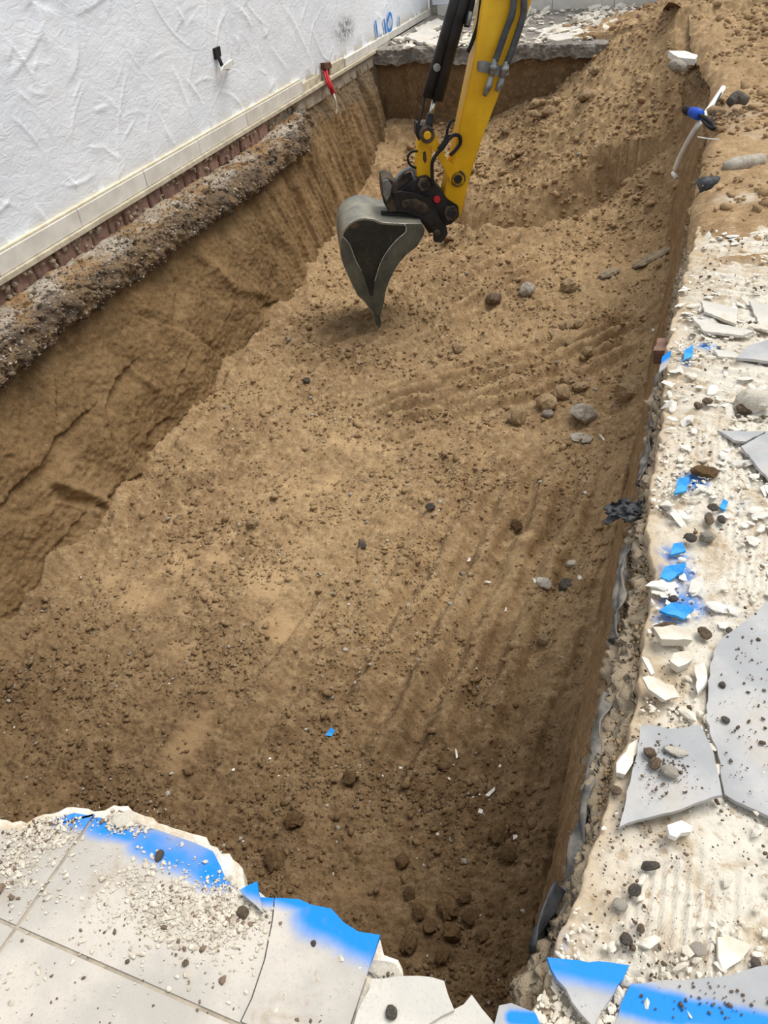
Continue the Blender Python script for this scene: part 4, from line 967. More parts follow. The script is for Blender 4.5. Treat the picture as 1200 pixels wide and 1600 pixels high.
# ================================================================ SCATTERED CRUMBS (uncountable)
def ico_np():
    bm = bmesh.new(); bmesh.ops.create_icosphere(bm, subdivisions=1, radius=1)
    v = np.array([x.co[:] for x in bm.verts]); f = np.array([[q.index for q in x.verts] for x in bm.faces]); bm.free(); return v, f
IV, IF = ico_np()
def scatter(name, P3, size, mat, label, cat, seed=0, flat=.7, smooth=True, elong=.5, sinkk=.3, parent=None, near_shade=False):
    r = np.random.RandomState(seed); n = len(P3); allV = []
    A = r.normal(size=(n, 3, 3)); Q, _ = np.linalg.qr(A)
    sc = size[:, None] * np.stack([1 + elong * r.rand(n), 1 - .2 * r.rand(n), flat * (.7 + .5 * r.rand(n))], -1)
    base = IV[None] * (1 + .28 * r.normal(size=(n, len(IV), 1)).clip(-1, 1))
    az = r.rand(n) * 6.28; tl = r.normal(0, .35, n)
    c, s = np.cos(az), np.sin(az); ct, st = np.cos(tl), np.sin(tl)
    v = base * sc[:, None, :]
    v = np.stack([v[..., 0] * ct[:, None] + v[..., 2] * st[:, None], v[..., 1], -v[..., 0] * st[:, None] + v[..., 2] * ct[:, None]], -1)
    v = np.stack([v[..., 0] * c[:, None] - v[..., 1] * s[:, None], v[..., 0] * s[:, None] + v[..., 1] * c[:, None], v[..., 2]], -1)
    v = v + P3[:, None, :] + np.array([0, 0, 1.]) * (size * flat * (.6 - sinkk))[:, None, None]
    f = IF[None] + (np.arange(n) * len(IV))[:, None, None]
    o = mesh_np(name, v.reshape(-1, 3), f.reshape(-1, 3), mat, parent, smooth, {'near_shade': np.repeat(np.clip(near_shade_at(P3[:, 0], P3[:, 1]), 0, 1), len(IV))} if near_shade else None)
    return tag(o, label, cat, None, 'stuff')
r = np.random.RandomState(77)
def floor_pts(n, cond=None, ymin=.75, ymax=10.0):
    y = ymin * (ymax / ymin) ** r.rand(n); x = r.uniform(-3.5, -.15, n)
    m = (x > wall_x(y) + left_off(y, -1.4 + 0 * y) + .04) & (x < ex(y) - .14)
    x, y = x[m], y[m]
    d = fbm(x, y, 2.3, 3, 401); m = r.rand(len(x)) < np.clip(.45 + .9 * d, .08, 1); x, y = x[m], y[m]
    return np.stack([x, y, floor_z(x[None], y[None])[0][0]], -1)
p3 = floor_pts(56000); sz = .003 + .0042 * r.gamma(1.0, .8, len(p3)) ; sz = np.clip(sz, 0, .028) * (.75 + .12 * p3[:, 1])
scatter('soil_crumbs', p3, sz, m_floor, 'loose brown soil crumbs strewn over the pit floor and heap', 'soil', 1, near_shade=True)  # crumbs carry the same painted near-end shade as the floor
p3 = floor_pts(1500); sz = np.clip(.004 + .004 * r.gamma(1.2, .7, len(p3)), 0, .016) * (.8 + .1 * p3[:, 1])
scatter('grey_gravel', p3, sz, m_stone, 'little grey gravel grains strewn over the pit floor', 'gravel', 2)
p3 = floor_pts(420); sz = np.clip(.003 + .003 * r.gamma(1.2, .7, len(p3)), 0, .012) * (.8 + .1 * p3[:, 1])
scatter('white_specks', p3, sz, m_stonew, 'tiny white plaster specks on the pit floor', 'rubble', 3, flat=.5)
# heap and sandy ground
n = 7000; y = r.uniform(7.6, 10.6, n); x = r.uniform(-3.4, -.2, n); z = floor_z(x[None], y[None])[0][0]; d = fbm(x, y, 1.8, 3, 403)
m = r.rand(n) < np.clip(.25 + 1.3 * d, 0.02, 1); p3 = np.stack([x, y, z], -1)[m]
scatter('heap_crumbs', p3, np.clip(.006 + .010 * r.gamma(1.0, .8, len(p3)), 0, .07), m_heap, 'crumbly sandy lumps covering the far soil heap', 'soil', 4)
n = 9000; y = r.uniform(4.3, 12.2, n); x = ex(y) + r.uniform(.03, 2.2, n) - 1.5 * (y > 10) * r.rand(n); z = ground_z(x, y); m = r.rand(n) < np.clip(.3 + 1.2 * fbm(x, y, 1.4, 3, 405), .03, 1)
p3 = np.stack([x, y, z], -1)[m]
scatter('sand_crumbs', p3, np.clip(.006 + .009 * r.gamma(1.0, .8, len(p3)), 0, .05) * (.6 + .08 * p3[:, 1]), m_heap, 'sandy crumbs lying on the ground right of the pit', 'sand', 5)
# rubble on the mortar bed
def bed_pts(n, seed, y0=.5, y1=4.6, spread=.8, f=2.5, base=.3):
    r_ = np.random.RandomState(seed); y = y0 * (y1 / y0) ** r_.rand(n); x = bx_(y) + np.abs(r_.normal(0, spread, n)) * (.35 + .12 * y) + .005
    m = r_.rand(n) < np.clip(base + 1.4 * fbm(x, y, f, 3, seed), .02, 1); x, y = x[m], y[m]
    return np.stack([x, y, 0 * x + .001], -1)
p3 = bed_pts(9000, 501); scatter('mortar_rubble', p3, np.clip(.002 + .0028 * r.gamma(1.2, .7, len(p3)), 0, .016) * (.8 + .18 * p3[:, 1]), m_chalk, 'white mortar and ceramic crumbs littering the right mortar bed', 'rubble', 6, .55, False, .9)
p3 = bed_pts(3800, 511, f=4); scatter('dark_gravel', p3, np.clip(.0012 + .0017 * r.gamma(1.2, .7, len(p3)), 0, .012) * (.8 + .18 * p3[:, 1]), m_stoneb, 'dark gravel grains littering the right mortar bed', 'gravel', 7, .7)
p3 = bed_pts(1300, 521, y0=1.4, f=3); scatter('tile_splinters', p3, np.clip(.005 + .006 * r.gamma(1.4, .8, len(p3)), 0, .03) * (.7 + .12 * p3[:, 1]), m_chip, 'flat tile splinters littering the right mortar bed', 'rubble', 8, .22, False, 1.2)
m_grit = mat_simple('mortar_grit', srgb(186, 176, 160), srgb(222, 214, 200), 60, .95)
# gravel on the near slab
def slab_pts(specs, seed):
    r_ = np.random.RandomState(seed); out = []
    for (a, b, sx, sy, n_) in specs:
        for _ in range(n_):
            px, py = a + r_.normal(0, sx), b + r_.normal(0, sy); q = P(px, py, 0); out.append((q[0], q[1], .001))
    q = np.array(out)
    rx_ = np.array([t[0] for t in rim]); ry_ = np.array([t[1] for t in rim])
    m = q[:, 1] < np.interp(q[:, 0], rx_, ry_) - .02
    return q[m]
p3 = slab_pts([(300, 1425, 55, 22, 900), (360, 1412, 30, 20, 350), (235, 1375, 40, 22, 240), (75, 1300, 28, 18, 420), (195, 1285, 18, 9, 260), (20, 1345, 25, 28, 320), (385, 1430, 14, 14, 160), (330, 1460, 45, 22, 160), (110, 1380, 60, 40, 90), (250, 1500, 160, 60, 170), (480, 1540, 60, 40, 60)], 601)
scatter('mortar_grit', p3, np.clip(.0013 + .0016 * r.gamma(1.3, .7, len(p3)), 0, .008), m_grit, 'pale mortar grit strewn across the near tiled slab', 'rubble', 9, .65, False)
p3 = slab_pts([(300, 1425, 60, 24, 170), (370, 1425, 22, 18, 90), (75, 1295, 22, 16, 140), (190, 1280, 14, 8, 90), (15, 1350, 22, 28, 90), (250, 1500, 150, 60, 90), (640, 1560, 35, 22, 130), (490, 1590, 30, 8, 60)], 602)
scatter('brown_grit', p3, np.clip(.0010 + .0012 * r.gamma(1.4, .7, len(p3)), 0, .009), m_stoneb, 'brown grit strewn across the near tiled slab', 'gravel', 10, .65)
# grit on the triangular shard and big grey tile
out = []
for (a, b, sx, sy, n_, z_) in [(1040, 1200, 22, 22, 170, .034), (1165, 1050, 25, 60, 60, .013), (1150, 1180, 30, 40, 45, .013), (1120, 1560, 50, 18, 60, .015)]:
    for _ in range(n_):
        q = P(a + r.normal(0, sx), b + r.normal(0, sy), z_); out.append((q[0], q[1], z_ + .002))
p3 = np.array(out); scatter('shard_grit', p3, np.clip(.0010 + .0012 * r.gamma(1.3, .7, len(p3)), 0, .008), m_stoneb, 'dark grit lying on the loose grey tiles', 'gravel', 11)
n = 2600; y = .6 * (4.5 / .6) ** r.rand(n); f_ = r.rand(n); x = ex(y) + (bx_(y) - ex(y)) * f_ + .005; p3 = np.stack([x, y, -.125 + .085 * f_], -1)
scatter('edge_crumbs', p3, np.clip(.0015 + .002 * r.gamma(1.2, .7, n), 0, .011) * (.8 + .15 * y), m_clod, 'grey-brown crumbs lying in the broken slab edge on the right', 'rubble', 15)
# far slab rubble
n = 2600; x = r.uniform(-4.0, -.9, n); y = r.uniform(9.95, 12.4, n); m = r.rand(n) < np.clip(.4 + fbm(x, y, 1.5, 3, 407), .05, 1)
p3 = np.stack([x, y, 0 * x + .012], -1)[m]
scatter('far_rubble', p3, np.clip(.008 + .02 * r.gamma(1.2, .7, len(p3)), 0, .09), m_chalk, 'pale rubble covering the far concrete slab', 'rubble', 12, .4, False, .9)
# coarse grains breaking out of the footing ledge
n = 7000; si = r.uniform(-1.3, 4.3, n); ti = r.uniform(.1, seg[-1] - .1, n)
ii = np.clip(((si - sg[0]) / (sg[1] - sg[0])).astype(int), 0, len(sg) - 1); jj = np.clip((ti / seg[-1] * 73).astype(int), 0, 73)
Vf = W0 + Sg[..., None] * WD + PO2[..., None] * WN + PZ2[..., None] * np.array([0, 0, 1.]); p3 = Vf[jj, ii]
k = len(p3) // 2
scatter('footing_grains', p3[:k], np.clip(.002 + .0028 * r.gamma(1.2, .7, k), 0, .014), m_conc, None, None, 13, .7, False, .7, .6, foot)
scatter('footing_gravel', p3[k:], np.clip(.003 + .0045 * r.gamma(1.2, .7, len(p3) - k), 0, .022), m_stoneb, None, None, 14, .7, True, .7, .6, foot)
#PART3
# ================================================================ EXCAVATOR ARM
TIP = P(592, 508, -1.26)
AN = np.array([.45, -.893, 0.]); AN /= np.linalg.norm(AN)          # faces the camera side
AE = np.array([.893, .45, 0.])
def ap(px, py, off=0.0): return PL(px, py, TIP + AN * off, AN)
arm = empty('excavator_arm', tuple(TIP))
tag(arm, 'yellow excavator stick with black hydraulic cylinder and dark digging bucket', 'excavator arm')
IT = Matrix.Translation(-Vector(TIP))
def plate(name, pts, near, far, mat, parent, bev=.006, smooth=False, rel=None):
    """outline seen on the plane `near`, extruded to `far`"""
    bm = bmesh.new(); a = [bm.verts.new(ap(x, y, near)) for x, y in pts]; b = [bm.verts.new(v.co - Vector(AN) * (near - far)) for v in a]
    n = len(pts); ft = bm.faces.new(a); fb = bm.faces.new(b[::-1])
    for i in range(n): bm.faces.new((a[i], b[i], b[(i+1) % n], a[(i+1) % n]))
    bmesh.ops.recalc_face_normals(bm, faces=bm.faces)
    if bev: bmesh.ops.bevel(bm, geom=[e for e in bm.edges if e.calc_face_angle(0) > .5], offset=bev, segments=2, affect='EDGES')
    bmesh.ops.triangulate(bm, faces=[f for f in bm.faces if len(f.verts) > 4])
    bm.transform(IT); o = obj_bm(name, bm, mat, parent); autosmooth(o, 35)
    return o
def disc(name, px, py, rpx, near, far, mat, parent, seg=20, bev=.004, inner=None):
    c = ap(px, py, near); rr = rpx * np.linalg.norm(c - EYE) / F
    bm = bmesh.new(); u = Vector(AE); v = Vector((0, 0, 1)); d = Vector(AN) * (near - far)
    a = [bm.verts.new(Vector(c) + (u * math.cos(2*math.pi*k/seg) + v * math.sin(2*math.pi*k/seg)) * rr) for k in range(seg)]
    b = [bm.verts.new(q.co - d) for q in a]
    if inner:
        ai = [bm.verts.new(Vector(c) + (q.co - Vector(c)) * inner) for q in a]; bi = [bm.verts.new(q.co - d) for q in ai]
        for k in range(seg):
            j = (k + 1) % seg
            bm.faces.new((a[k], a[j], ai[j], ai[k])); bm.faces.new((b[k], bi[k], bi[j], b[j])); bm.faces.new((a[k], b[k], b[j], a[j])); bm.faces.new((ai[k], ai[j], bi[j], bi[k]))
    else:
        bm.faces.new(a); bm.faces.new(b[::-1])
        for k in range(seg): bm.faces.new((a[k], b[k], b[(k+1) % seg], a[(k+1) % seg]))
    bmesh.ops.recalc_face_normals(bm, faces=bm.faces)
    if bev: bmesh.ops.bevel(bm, geom=[e for e in bm.edges if e.calc_face_angle(0) > 1.], offset=bev, segments=1, affect='EDGES')
    bm.transform(IT); o = obj_bm(name, bm, mat, parent); autosmooth(o, 40); return o
def atube(name, pts, rpx, off, mat, parent, seg=10, sm=6):
    """tube through pixels at given offsets from the arm plane"""
    offs = off if hasattr(off, '__len__') else [off] * len(pts)
    q = [ap(x, y, o_) for (x, y), o_ in zip(pts, offs)]
    sc = np.linalg.norm(q[0] - EYE) / F
    rad = [r_ * sc for r_ in rpx] if hasattr(rpx, '__len__') else rpx * sc
    bm = bmesh.new(); tube_bm(bm, q, rad, seg, sm); bm.transform(IT); return obj_bm(name, bm, mat, parent, True)
BW = .56                                     # bucket width; its near side is the plane 0
MID = -BW / 2
# stick
stick = plate('stick', [(772, -150), (758, -40), (754, 0), (742, 84), (717, 202), (708, 250), (697, 290), (692, 318), (697, 340), (708, 346), (719, 340), (724, 322), (733, 281), (752, 221), (779, 150), (820, 37), (831, 0), (845, -46), (868, -150)], MID + .095, MID - .095, m_yel, arm, .008)
plate('stick_edge', [(771, -150), (757, -40), (753, 0), (741, 84), (716, 202), (713, 215), (717, 215), (720, 203), (745, 84), (757, 0), (761, -40), (775, -150)], MID + .03, MID - .03, m_steel, stick, .002)
disc('pivot_boss', 716, 280, 11, MID + .115, MID - .115, m_dirty, stick, 20); disc('pivot_pin', 716, 280, 6, MID + .125, MID - .125, m_black, stick, 16)
# hydraulic cylinder on the far side of the stick
OC = MID
cyl = atube('hydraulic_cylinder', [(756, -130), (722, 0), (682, 156)], [10.5, 10.2, 9.6], OC, m_black, arm, 18, 0)
atube('cylinder_guard', [(745, -130), (711, 0), (667, 152)], [7, 7, 7], OC + .02, m_black, cyl, 12, 0)
disc('clamp_bolt', 683, 106, 5, OC + .07, OC - .01, m_steel, cyl, 10, .002)
atube('cylinder_rod', [(680, 152), (670, 190)], 3.2, OC, m_chrome, cyl, 14, 0)
atube('rod_end', [(673, 178), (667, 212)], [5, 6.5], OC, m_black, cyl, 14, 0)
atube('guide_rod', [(664, 150), (660, 172), (652, 200)], 1.8, OC + .03, m_black, cyl, 8, 4)
plate('rod_guard', [(650, 192), (662, 198), (672, 205), (672, 222), (655, 222), (650, 212)], OC + .06, OC - .06, m_black, cyl, .004)
atube('feed_hose', [(772, -110), (757, -30), (752, 0), (747, 37), (737, 67), (731, 82)], 2.6, MID + .04, m_rubber, cyl, 10)
atube('port_pipe', [(740, -20), (736, 10), (731, 26), (729, 42)], 4.2, MID + .02, m_rubber, cyl, 10)
atube('port_fitting', [(736, 18), (731, 40)], 3.2, MID + .05, m_steel, cyl, 8, 0)
# linkage
lk = plate('tipping_link', [(660, 204), (672, 200), (680, 208), (688, 228), (700, 252), (716, 266), (726, 276), (726, 288), (716, 292), (705, 286), (694, 264), (680, 238), (666, 226)], MID + .115, MID + .075, m_yel, arm, .004)
plate('tipping_link', [(660, 204), (672, 200), (680, 208), (688, 228), (700, 252), (716, 266), (726, 276), (726, 288), (716, 292), (705, 286), (694, 264), (680, 238), (666, 226)], MID - .085, MID - .12, m_yel, arm, .004)
disc('link_boss', 668, 212, 10.5, MID + .13, MID - .13, m_dirty, lk, 20); disc('link_pin', 668, 212, 5.5, MID + .14, MID - .14, m_yel, lk, 16)
hl = plate('bucket_link', [(654, 220), (664, 214), (676, 222), (675, 240), (673, 262), (674, 284), (664, 292), (652, 284), (651, 262), (653, 240)], MID + .07, MID - .07, m_yel, arm, .006)
plate('link_groove', [(661, 238), (665, 236), (667, 250), (664, 256), (661, 250)], MID + .073, MID + .06, m_dirty, hl, .001)
# hoses on the stick
hz = MID + .12
br = plate('hose_bracket', [(747, 96), (756, 95), (794, 106), (796, 116), (786, 121), (746, 111)], MID + .11, MID + .08, m_steel, arm, .003)
h1 = atube('hydraulic_hose', [(815, -120), (806, -30), (803, 0), (800, 22), (790, 49), (781, 75), (774, 95)], 4.6, hz + .02, m_hoseg, arm, 12)
h2 = atube('hydraulic_hose', [(832, -120), (822, -30), (819, 0), (818, 22), (809, 52), (799, 81), (792, 99)], 4.6, hz + .02, m_hoseg, arm, 12)
for h_, a, b, c in ((h1, (774, 92), (768, 118), (757, 150)), (h2, (792, 96), (785, 120), (776, 143))):
    m_ = (a[0] * .5 + b[0] * .5, a[1] * .5 + b[1] * .5)
    atube('hose_fitting', [a, b], [4.6, 4.0], hz + .02, m_steel, h_, 8, 0); atube('hose_nut', [(m_[0] + 1, m_[1] - 4), (m_[0] - 1, m_[1] + 4)], 5.8, hz + .02, m_steel, h_, 6, 0)
    atube('quick_connector', [b, ((b[0] + c[0]) / 2 + 1, (b[1] + c[1]) / 2), c], [3.2, 5.0, 3.0], hz + .02, m_steel, h_, 10, 0)
# thin hoses at the linkage
atube('link_hose', [(711, 187), (703, 192), (699, 204), (697, 214), (690, 226)], 1.8, MID + .14, m_rubber, arm, 8)
atube('link_hose', [(703, 243), (712, 234), (719, 224), (718, 213), (710, 211), (702, 216), (694, 228), (683, 240), (676, 252), (675, 268), (676, 290)], 2.6, [MID + .13] * 5 + [MID + .15] * 6, m_rubber, arm, 10)
atube('link_hose', [(700, 210), (695, 222), (686, 234)], 3.6, MID + .14, m_rubber, arm, 10)
atube('link_hose', [(654, 236), (642, 238), (637, 248), (641, 258), (652, 263)], 1.6, MID + .05, m_rubber, arm, 8)
# quick coupler
cp = plate('quick_coupler', [(622, 302), (640, 288), (655, 278), (668, 275), (680, 287), (692, 302), (700, 312), (716, 322), (718, 338), (706, 350), (694, 354), (684, 346), (668, 336), (640, 322)], MID + .115, MID - .115, m_black, arm, .006)
for (x, y, ra) in ((663, 289, 9.5), (705, 334, 11)):
    disc('pin_collar', x, y, ra, MID + .145, MID - .145, m_dirty, cp, 6, .003); disc('coupler_pin', x, y, ra * .5, MID + .155, MID - .155, m_black, cp, 14, .002)
disc('red_plug', 683, 312, 5, MID + .13, MID + .1, m_red, cp, 10, .002)
cs = plate('coupler_side_plate', [(614, 302), (628, 300), (655, 304), (672, 312), (680, 324), (688, 342), (698, 355), (700, 366), (690, 380), (678, 378), (677, 362), (668, 350), (655, 340), (640, 334), (620, 330)], MID + .17, MID + .13, m_black, cp, .004)
plate('wear_plate', [(634, 312), (650, 311), (666, 318), (672, 330), (660, 334), (648, 328), (636, 324)], MID + .178, MID + .16, m_dirty, cp, .003)
disc('plate_bolt', 634, 319, 5.5, MID + .19, MID + .12, m_dirty, cp, 12, .002)
disc('hook_pin', 683, 365, 5, MID + .185, MID - .185, m_dirty, cp, 12, .002)
plate('coupler_side_plate', [(614, 302), (628, 300), (655, 304), (672, 312), (680, 324), (688, 342), (698, 355), (700, 366), (690, 380), (678, 378), (677, 362), (668, 350), (655, 340), (640, 334), (620, 330)], MID - .13, MID - .17, m_black, cp, .004)
cl = plate('clamp_block', [(597, 282), (606, 279), (618, 286), (620, 298), (626, 312), (622, 331), (608, 332), (600, 318), (598, 302)], MID + .13, MID - .13, m_dirty, cp, .006)
plate('clamp_arm', [(598, 284), (606, 281), (612, 290), (610, 305), (604, 315), (599, 305)], MID + .16, MID + .13, m_steel, cp, .003)
atube('lift_eye', [(619, 300), (618, 284), (626, 272), (638, 264), (648, 266), (649, 278), (640, 288), (626, 299), (620, 303)], 3.0, MID + .02, m_steel, cp, 10)
plate('eye_web', [(622, 296), (622, 284), (630, 274), (642, 269), (645, 278), (634, 290)], MID + .03, MID + .005, m_dirty, cp, .002)
# bucket: hollow shell + two sides
C5 = lambda x, y: (520 + x / 5.332, 230 + y / 5.333)
prof_px = [C5(*q) for q in [(745, 640), (600, 635), (480, 630), (400, 620), (340, 597), (260, 588), (180, 608), (120, 650), (78, 705), (60, 790), (64, 900), (95, 1000), (135, 1090), (170, 1165), (212, 1240), (262, 1285), (305, 1350), (350, 1440)]]
pw = [ap(x, y, 0.0) for x, y in prof_px]
pw = catmull(pw, 3)
bm = bmesh.new(); th = .016
ctr = np.mean(pw, axis=0)
ou, inn = [], []
for i, p in enumerate(pw):
    t = pw[min(i + 1, len(pw) - 1)] - pw[max(i - 1, 0)]; t /= np.linalg.norm(t); nrm = np.cross(t, AN); nrm /= np.linalg.norm(nrm)
    if nrm @ (ctr - p) < 0: nrm = -nrm
    ou.append((p + AN * .004, p - AN * (BW + .004))); q = p + nrm * th; inn.append((q + AN * .004, q - AN * (BW + .004)))
vo = [[bm.verts.new(a) for a in pr_] for pr_ in ou]; vi = [[bm.verts.new(a) for a in pr_] for pr_ in inn]
for i in range(len(pw) - 1):
    bm.faces.new((vo[i][0], vo[i+1][0], vo[i+1][1], vo[i][1])); bm.faces.new((vi[i][0], vi[i][1], vi[i+1][1], vi[i+1][0]))
    for s in (0, 1): bm.faces.new((vo[i][s], vi[i][s], vi[i+1][s], vo[i+1][s]))
for i in (0, -1): bm.faces.new((vo[i][0], vo[i][1], vi[i][1], vi[i][0]))
bm.transform(IT); bucket = obj_bm('bucket', bm, m_bshell, arm); autosmooth(bucket, 40)
bucket['label'] = 'dark worn steel digging bucket with scratched curved back'
side_px = [C5(*q) for q in [(90, 690), (120, 652), (180, 612), (260, 592), (340, 600), (400, 623), (480, 633), (600, 638), (745, 642), (765, 690), (755, 740), (700, 830), (620, 890), (540, 980), (480, 1090), (440, 1200), (425, 1300), (400, 1390), (360, 1430), (308, 1345), (266, 1280), (216, 1235), (174, 1160), (139, 1085), (99, 995), (68, 898), (64, 790), (80, 710)]]
plate('side_plate', side_px, 0, -.018, m_bside, bucket, .002); 
# far side plate has the same outline moved across the bucket
bm = bmesh.new(); bm.from_mesh(bpy.data.objects['side_plate'].data); bmesh.ops.translate(bm, verts=bm.verts, vec=-Vector(AN) * (BW - .018)); o = obj_bm('side_plate', bm, m_bside, bucket); autosmooth(o, 35)
cut_px = [C5(*q) for q in [(600, 640), (745, 643), (765, 690), (755, 740), (700, 830), (620, 890), (540, 980), (480, 1090), (440, 1200), (425, 1300), (400, 1390), (365, 1420), (340, 1330), (335, 1220), (350, 1115), (400, 960), (460, 860), (530, 775), (600, 715), (612, 680)]]
plate('side_cutter', cut_px, .014, 0.0, m_bcut, bucket, .004)
bm = bmesh.new(); bm.from_mesh(bpy.data.objects['side_cutter'].data); bmesh.ops.translate(bm, verts=bm.verts, vec=-Vector(AN) * (BW + .014)); o = obj_bm('side_cutter', bm, m_bcut, bucket); autosmooth(o, 35)
heel_px = [C5(*q) for q in [(84, 748), (110, 772), (140, 812), (160, 860), (185, 930), (215, 990), (240, 1030), (265, 1090), (300, 1200), (330, 1325), (308, 1343), (266, 1278), (216, 1233), (174, 1158), (139, 1083), (99, 993), (68, 896), (65, 800)]]
plate('heel_strip', heel_px, .012, -.01, m_bcut, bucket, .002)
plate('cutting_edge', [C5(*q) for q in [(298, 1240), (345, 1240), (372, 1380), (385, 1450), (358, 1450), (318, 1340)]], .01, -BW - .01, m_bcut, bucket, .003)
for k in range(5):
    o0 = -.005 - k * (BW - .06) / 4
    plate('tooth', [C5(*q) for q in [(325, 1330), (385, 1360), (400, 1440), (398, 1500), (385, 1515), (355, 1470)]], o0, o0 - .05, m_bcut, bucket, .004)
for off in (MID + .125, MID - .085):
    plate('bucket_ear', [C5(*q) for q in [(400, 540), (470, 545), (700, 560), (800, 590), (860, 610), (870, 690), (800, 720), (750, 640), (420, 620)]], off, off - .04, m_black, bucket, .004)
for nm_, pts_, rr_, of_ in (('worn_edge', [(600, 640), (612, 680), (600, 715), (530, 775), (460, 860), (400, 960), (350, 1115)], .9, .014), ('worn_edge', [(84, 748), (110, 772), (140, 812), (160, 860), (185, 930), (215, 990), (240, 1030)], .7, .012), ('worn_edge', [(90, 692), (120, 652), (180, 612), (260, 592), (340, 600), (400, 623), (480, 633), (600, 638), (740, 642)], .7, .002)):
    atube(nm_, [C5(*w_) for w_ in pts_], rr_, of_, m_worn, bucket, 6, 4)
#PART4
# ================================================================ CABLES AND SMALL FITTINGS
def wq(px, py, off=.03): return PL(px, py, W0 + WN * off, WN)
# hole with a flush box and a cable stub in the house wall
b0 = wq(343, 86, .0)
fit = empty('wall_outlet', tuple(b0)); tag(fit, 'open cable outlet with a black hole and hanging bracket in the white wall', 'outlet')
def wplate(name, pts, o1, o0, mat, parent, base, bev=.003):
    bm = bmesh.new(); a = [bm.verts.new(PL(x, y, W0 + WN * o1, WN) - base) for x, y in pts]; b = [bm.verts.new(v.co - Vector(WN) * (o1 - o0)) for v in a]
    n = len(pts); bm.faces.new(a); bm.faces.new(b[::-1])
    for i in range(n): bm.faces.new((a[i], b[i], b[(i+1) % n], a[(i+1) % n]))
    bmesh.ops.recalc_face_normals(bm, faces=bm.faces)
    if bev: bmesh.ops.bevel(bm, geom=bm.edges[:], offset=bev, segments=1, affect='EDGES')
    return obj_bm(name, bm, mat, parent)
wplate('hole', [(336, 76), (344, 72), (346, 88), (339, 93)], .016, -.02, m_dark, fit, b0, 0)
bm = bmesh.new(); tube_bm(bm, [wq(341, 88, .0) - b0, wq(344, 95, .03) - b0, wq(347, 103, .05) - b0], .014, 8, 5); obj_bm('cable_stub', bm, m_dark, fit, True)
wplate('bracket', [(347, 110), (350, 102), (364, 92), (366, 97), (360, 108)], .07, .05, m_whitep, fit, b0)
wplate('bracket_shaded_side', [(352, 108), (363, 97), (366, 99), (358, 110)], .05, .02, m_steel, fit, b0)  # shaded side of the bracket, its shade put in as a grey plate
# red conduit and white wire hanging at the end of the footing
c0 = wq(512, 100, .03)
rc = empty('red_conduit', tuple(c0)); tag(rc, 'red corrugated conduit with a white wire hanging below the wall', 'conduit')
bm = bmesh.new(); pth = [wq(508, 108, .02) - c0, wq(512, 122, .06) - c0, wq(517, 135, .10) - c0, wq(520, 146, .10) - c0]
n_ = 40; fine_ = catmull(pth, 14); tube_bm(bm, fine_, [.020 + .004 * (k % 2) for k in range(len(fine_))], 10, 0); obj_bm('sleeve', bm, m_red, rc, True)
bm = bmesh.new(); tube_bm(bm, [wq(506, 112, .03) - c0, wq(511, 128, .08) - c0, wq(515, 138, .1) - c0], .012, 8); obj_bm('second_sleeve', bm, m_red, rc, True)
bm = bmesh.new(); tube_bm(bm, [wq(520, 144, .10) - c0, wq(524, 155, .14) - c0, wq(526, 166, .14) - c0, wq(525, 178, .13) - c0], .009, 8); obj_bm('wire', bm, m_whitep, rc, True)
wplate('rusty_stub', [(507, 98), (517, 97), (519, 106), (509, 109)], .05, .0, m_rust, rc, c0, .004)
# blue survey mark sprayed on the house wall: 1.10 |
def stroke(bm, pts, w, off=.012):
    q = [np.array(onwall(x, y)) for x, y in pts]
    q = [np.array(t) for t in catmull([np.array([a[0], a[1], 0]) for a in q], 5)] if len(q) > 2 else [np.array([a[0], a[1], 0]) for a in q]
    L, Rr = [], []
    for i, p in enumerate(q):
        t = q[min(i+1, len(q)-1)] - q[max(i-1, 0)]; t /= np.linalg.norm(t) + 1e-9; n_ = np.array([-t[1], t[0], 0]) * w
        L.append(bm.verts.new(wp(p[0] + n_[0], p[1] + n_[1], off))); Rr.append(bm.verts.new(wp(p[0] - n_[0], p[1] - n_[1], off)))
    fs = [bm.faces.new((L[i], L[i+1], Rr[i+1], Rr[i])) for i in range(len(q) - 1)]
bm = bmesh.new()
stroke(bm, [(585.5, 32), (588.5, 59)], .024); stroke(bm, [(593.5, 54), (594.3, 56.5)], .028); stroke(bm, [(598.5, 30), (601.5, 53)], .024)
stroke(bm, [(604, 33), (608, 21), (611, 30), (610.5, 43), (607.5, 48.5), (604.5, 45), (603.8, 36), (605, 29)], .02)
o = obj_bm('painted_height_mark', bm, m_paintb, wall_left); o['label'] = 'blue sprayed height mark reading 1.10'
bm = bmesh.new(); stroke(bm, [(622, 26), (623, 41)], .016); obj_bm('painted_tick', bm, m_paintb, wall_left)

# white pipe, blue connector and cables on the right side
def g3(px, py, z): return P(px, py, z)
pp = [g3(1130, 138, .10), g3(1112, 165, .06), g3(1093, 192, .02), g3(1075, 222, -.12), g3(1063, 245, -.25), g3(1055, 265, -.36)]
tag(tube('white_conduit', pp, .022, m_whitep, None, 10), 'bent white plastic conduit lying over the sandy pit edge', 'conduit')
kp = [g3(1051, 270, -.37), g3(1057, 278, -.39)]
tag(tube('conduit_piece', kp, .016, m_whitep, None, 8, 0), 'short white conduit offcut below the bent conduit', 'conduit')
cc = g3(1085, 178, .08); bc = empty('cable_connector', tuple(cc)); tag(bc, 'blue and black cable connector lying on the sandy edge', 'connector')
bm = bmesh.new(); tube_bm(bm, [g3(1080, 175, .08) - cc, g3(1090, 178, .08) - cc, g3(1094, 180, .08) - cc], [.034, .04, .034], 12, 0); obj_bm('body', bm, m_bluep, bc, True)
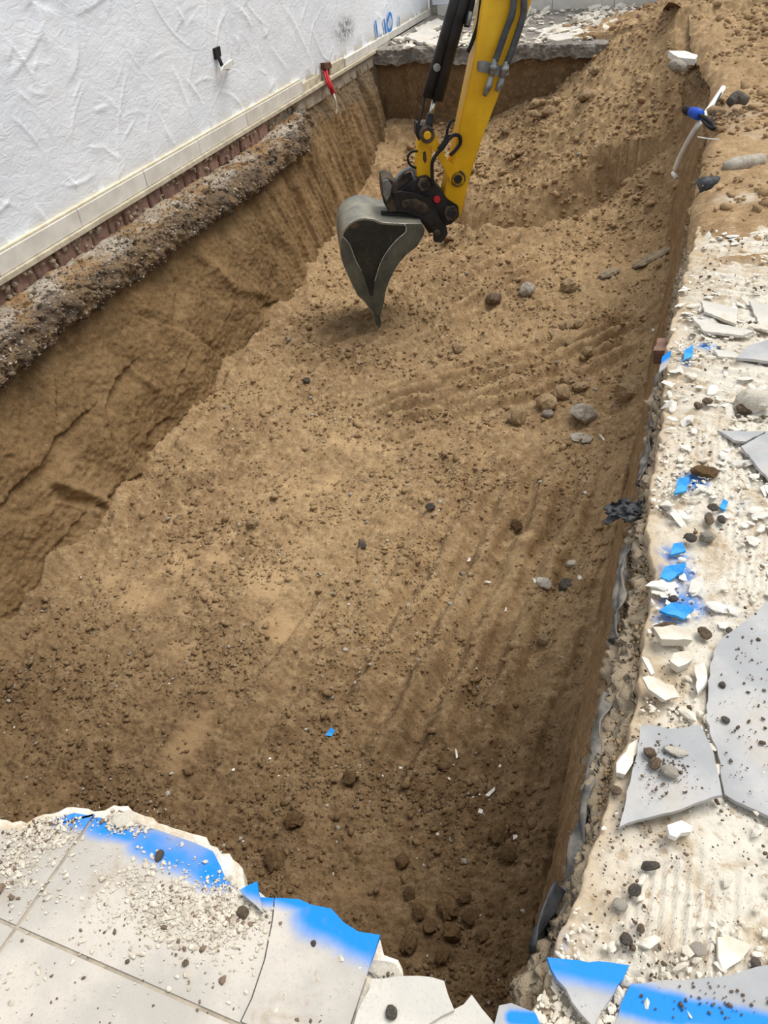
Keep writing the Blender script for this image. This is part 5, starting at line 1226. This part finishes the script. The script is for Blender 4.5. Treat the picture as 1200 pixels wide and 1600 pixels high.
bm = bmesh.new(); tube_bm(bm, [g3(1070, 171, .08) - cc, g3(1075, 173, .08) - cc, g3(1081, 175, .08) - cc], [.026, .034, .03], 10, 0); obj_bm('plug', bm, m_rubber, bc, True)
bm = bmesh.new(); tube_bm(bm, [g3(1093, 180, .08) - cc, g3(1102, 184, .09) - cc, g3(1112, 192, .09) - cc, g3(1116, 201, .07) - cc, g3(1108, 198, .07) - cc, g3(1098, 187, .07) - cc], .014, 8); obj_bm('cable_loop', bm, m_rubber, bc, True)
tag(tube('thin_cable', [g3(1128, 142, .10), g3(1120, 160, .08), g3(1114, 180, .07), g3(1112, 190, .06)], .007, m_rubber, None, 6), 'thin dark cable hanging beside the white conduit', 'cable')
tag(tube('thin_wire', [g3(1090, 214, .05), g3(1108, 217, .06), g3(1124, 218, .06)], .005, m_whitep, None, 6), 'thin pale wire sticking out below the connector', 'wire')
# black pipe end in the sandy edge
tag(tube('pipe_end', [g3(1092, 296, .0), g3(1104, 290, .02), g3(1122, 283, .03)], [.06, .055, .03], m_film, None, 12), 'black pipe end buried in the sandy edge', 'pipe')
tag(tube('buried_pipe', [g3(1130, 262, .05), g3(1150, 258, .06), g3(1190, 250, .05)], [.03, .05, .04], m_conc, None, 10), 'sand-covered grey pipe lying right of the black pipe end', 'pipe')
tag(tube('buried_pipe', [g3(1140, 160, .14), g3(1152, 152, .16), g3(1168, 158, .14)], [.03, .045, .03], m_stoned, None, 8), 'dark stub of pipe in the sand right of the conduit', 'pipe')
# flat concrete piece on the brink and rusty plate on the heap
shard([(1044, 82), (1070, 80), (1090, 84), (1088, 90), (1060, 90)], .12, .05, m_chip, 'flat pale concrete piece on the brink of the heap', (.02, .08), 'concrete_piece', 'concrete piece', None, .01, 51, step=.05)
floor_rock('conc', 1058, 105, 12, 'grey concrete lump under the flat pale piece', 'concrete_lump', 'concrete lump')
a_, b_, c_, d_ = g3(1030, 22, .12), g3(1045, 3, .42), g3(1066, 14, .28), g3(1052, 22, .12)
bm = bmesh.new(); vv = [bm.verts.new(q) for q in (a_, b_, c_, d_)]; f_ = bm.faces.new(vv); ext = bmesh.ops.extrude_face_region(bm, geom=[f_]); bmesh.ops.translate(bm, verts=[v for v in ext['geom'] if isinstance(v, bmesh.types.BMVert)], vec=(.05, .12, -.03))
tag(obj_bm('rusty_plate', bm, m_rust), 'dark brown rusty plate sticking up on the crest of the heap', 'metal plate')
bm = bmesh.new(); prism(bm, [(-.2, -.06), (.1, -.07), (.12, .05), (-.18, .05)], -.02, .03); p = g3(1022, 23, .13); o = obj_bm('rusty_plate', bm, m_rust, None, False, tuple(p)); o.rotation_euler = (.1, -.15, .2)
tag(o, 'small flat dark plate lying left of the upright rusty plate', 'metal plate')
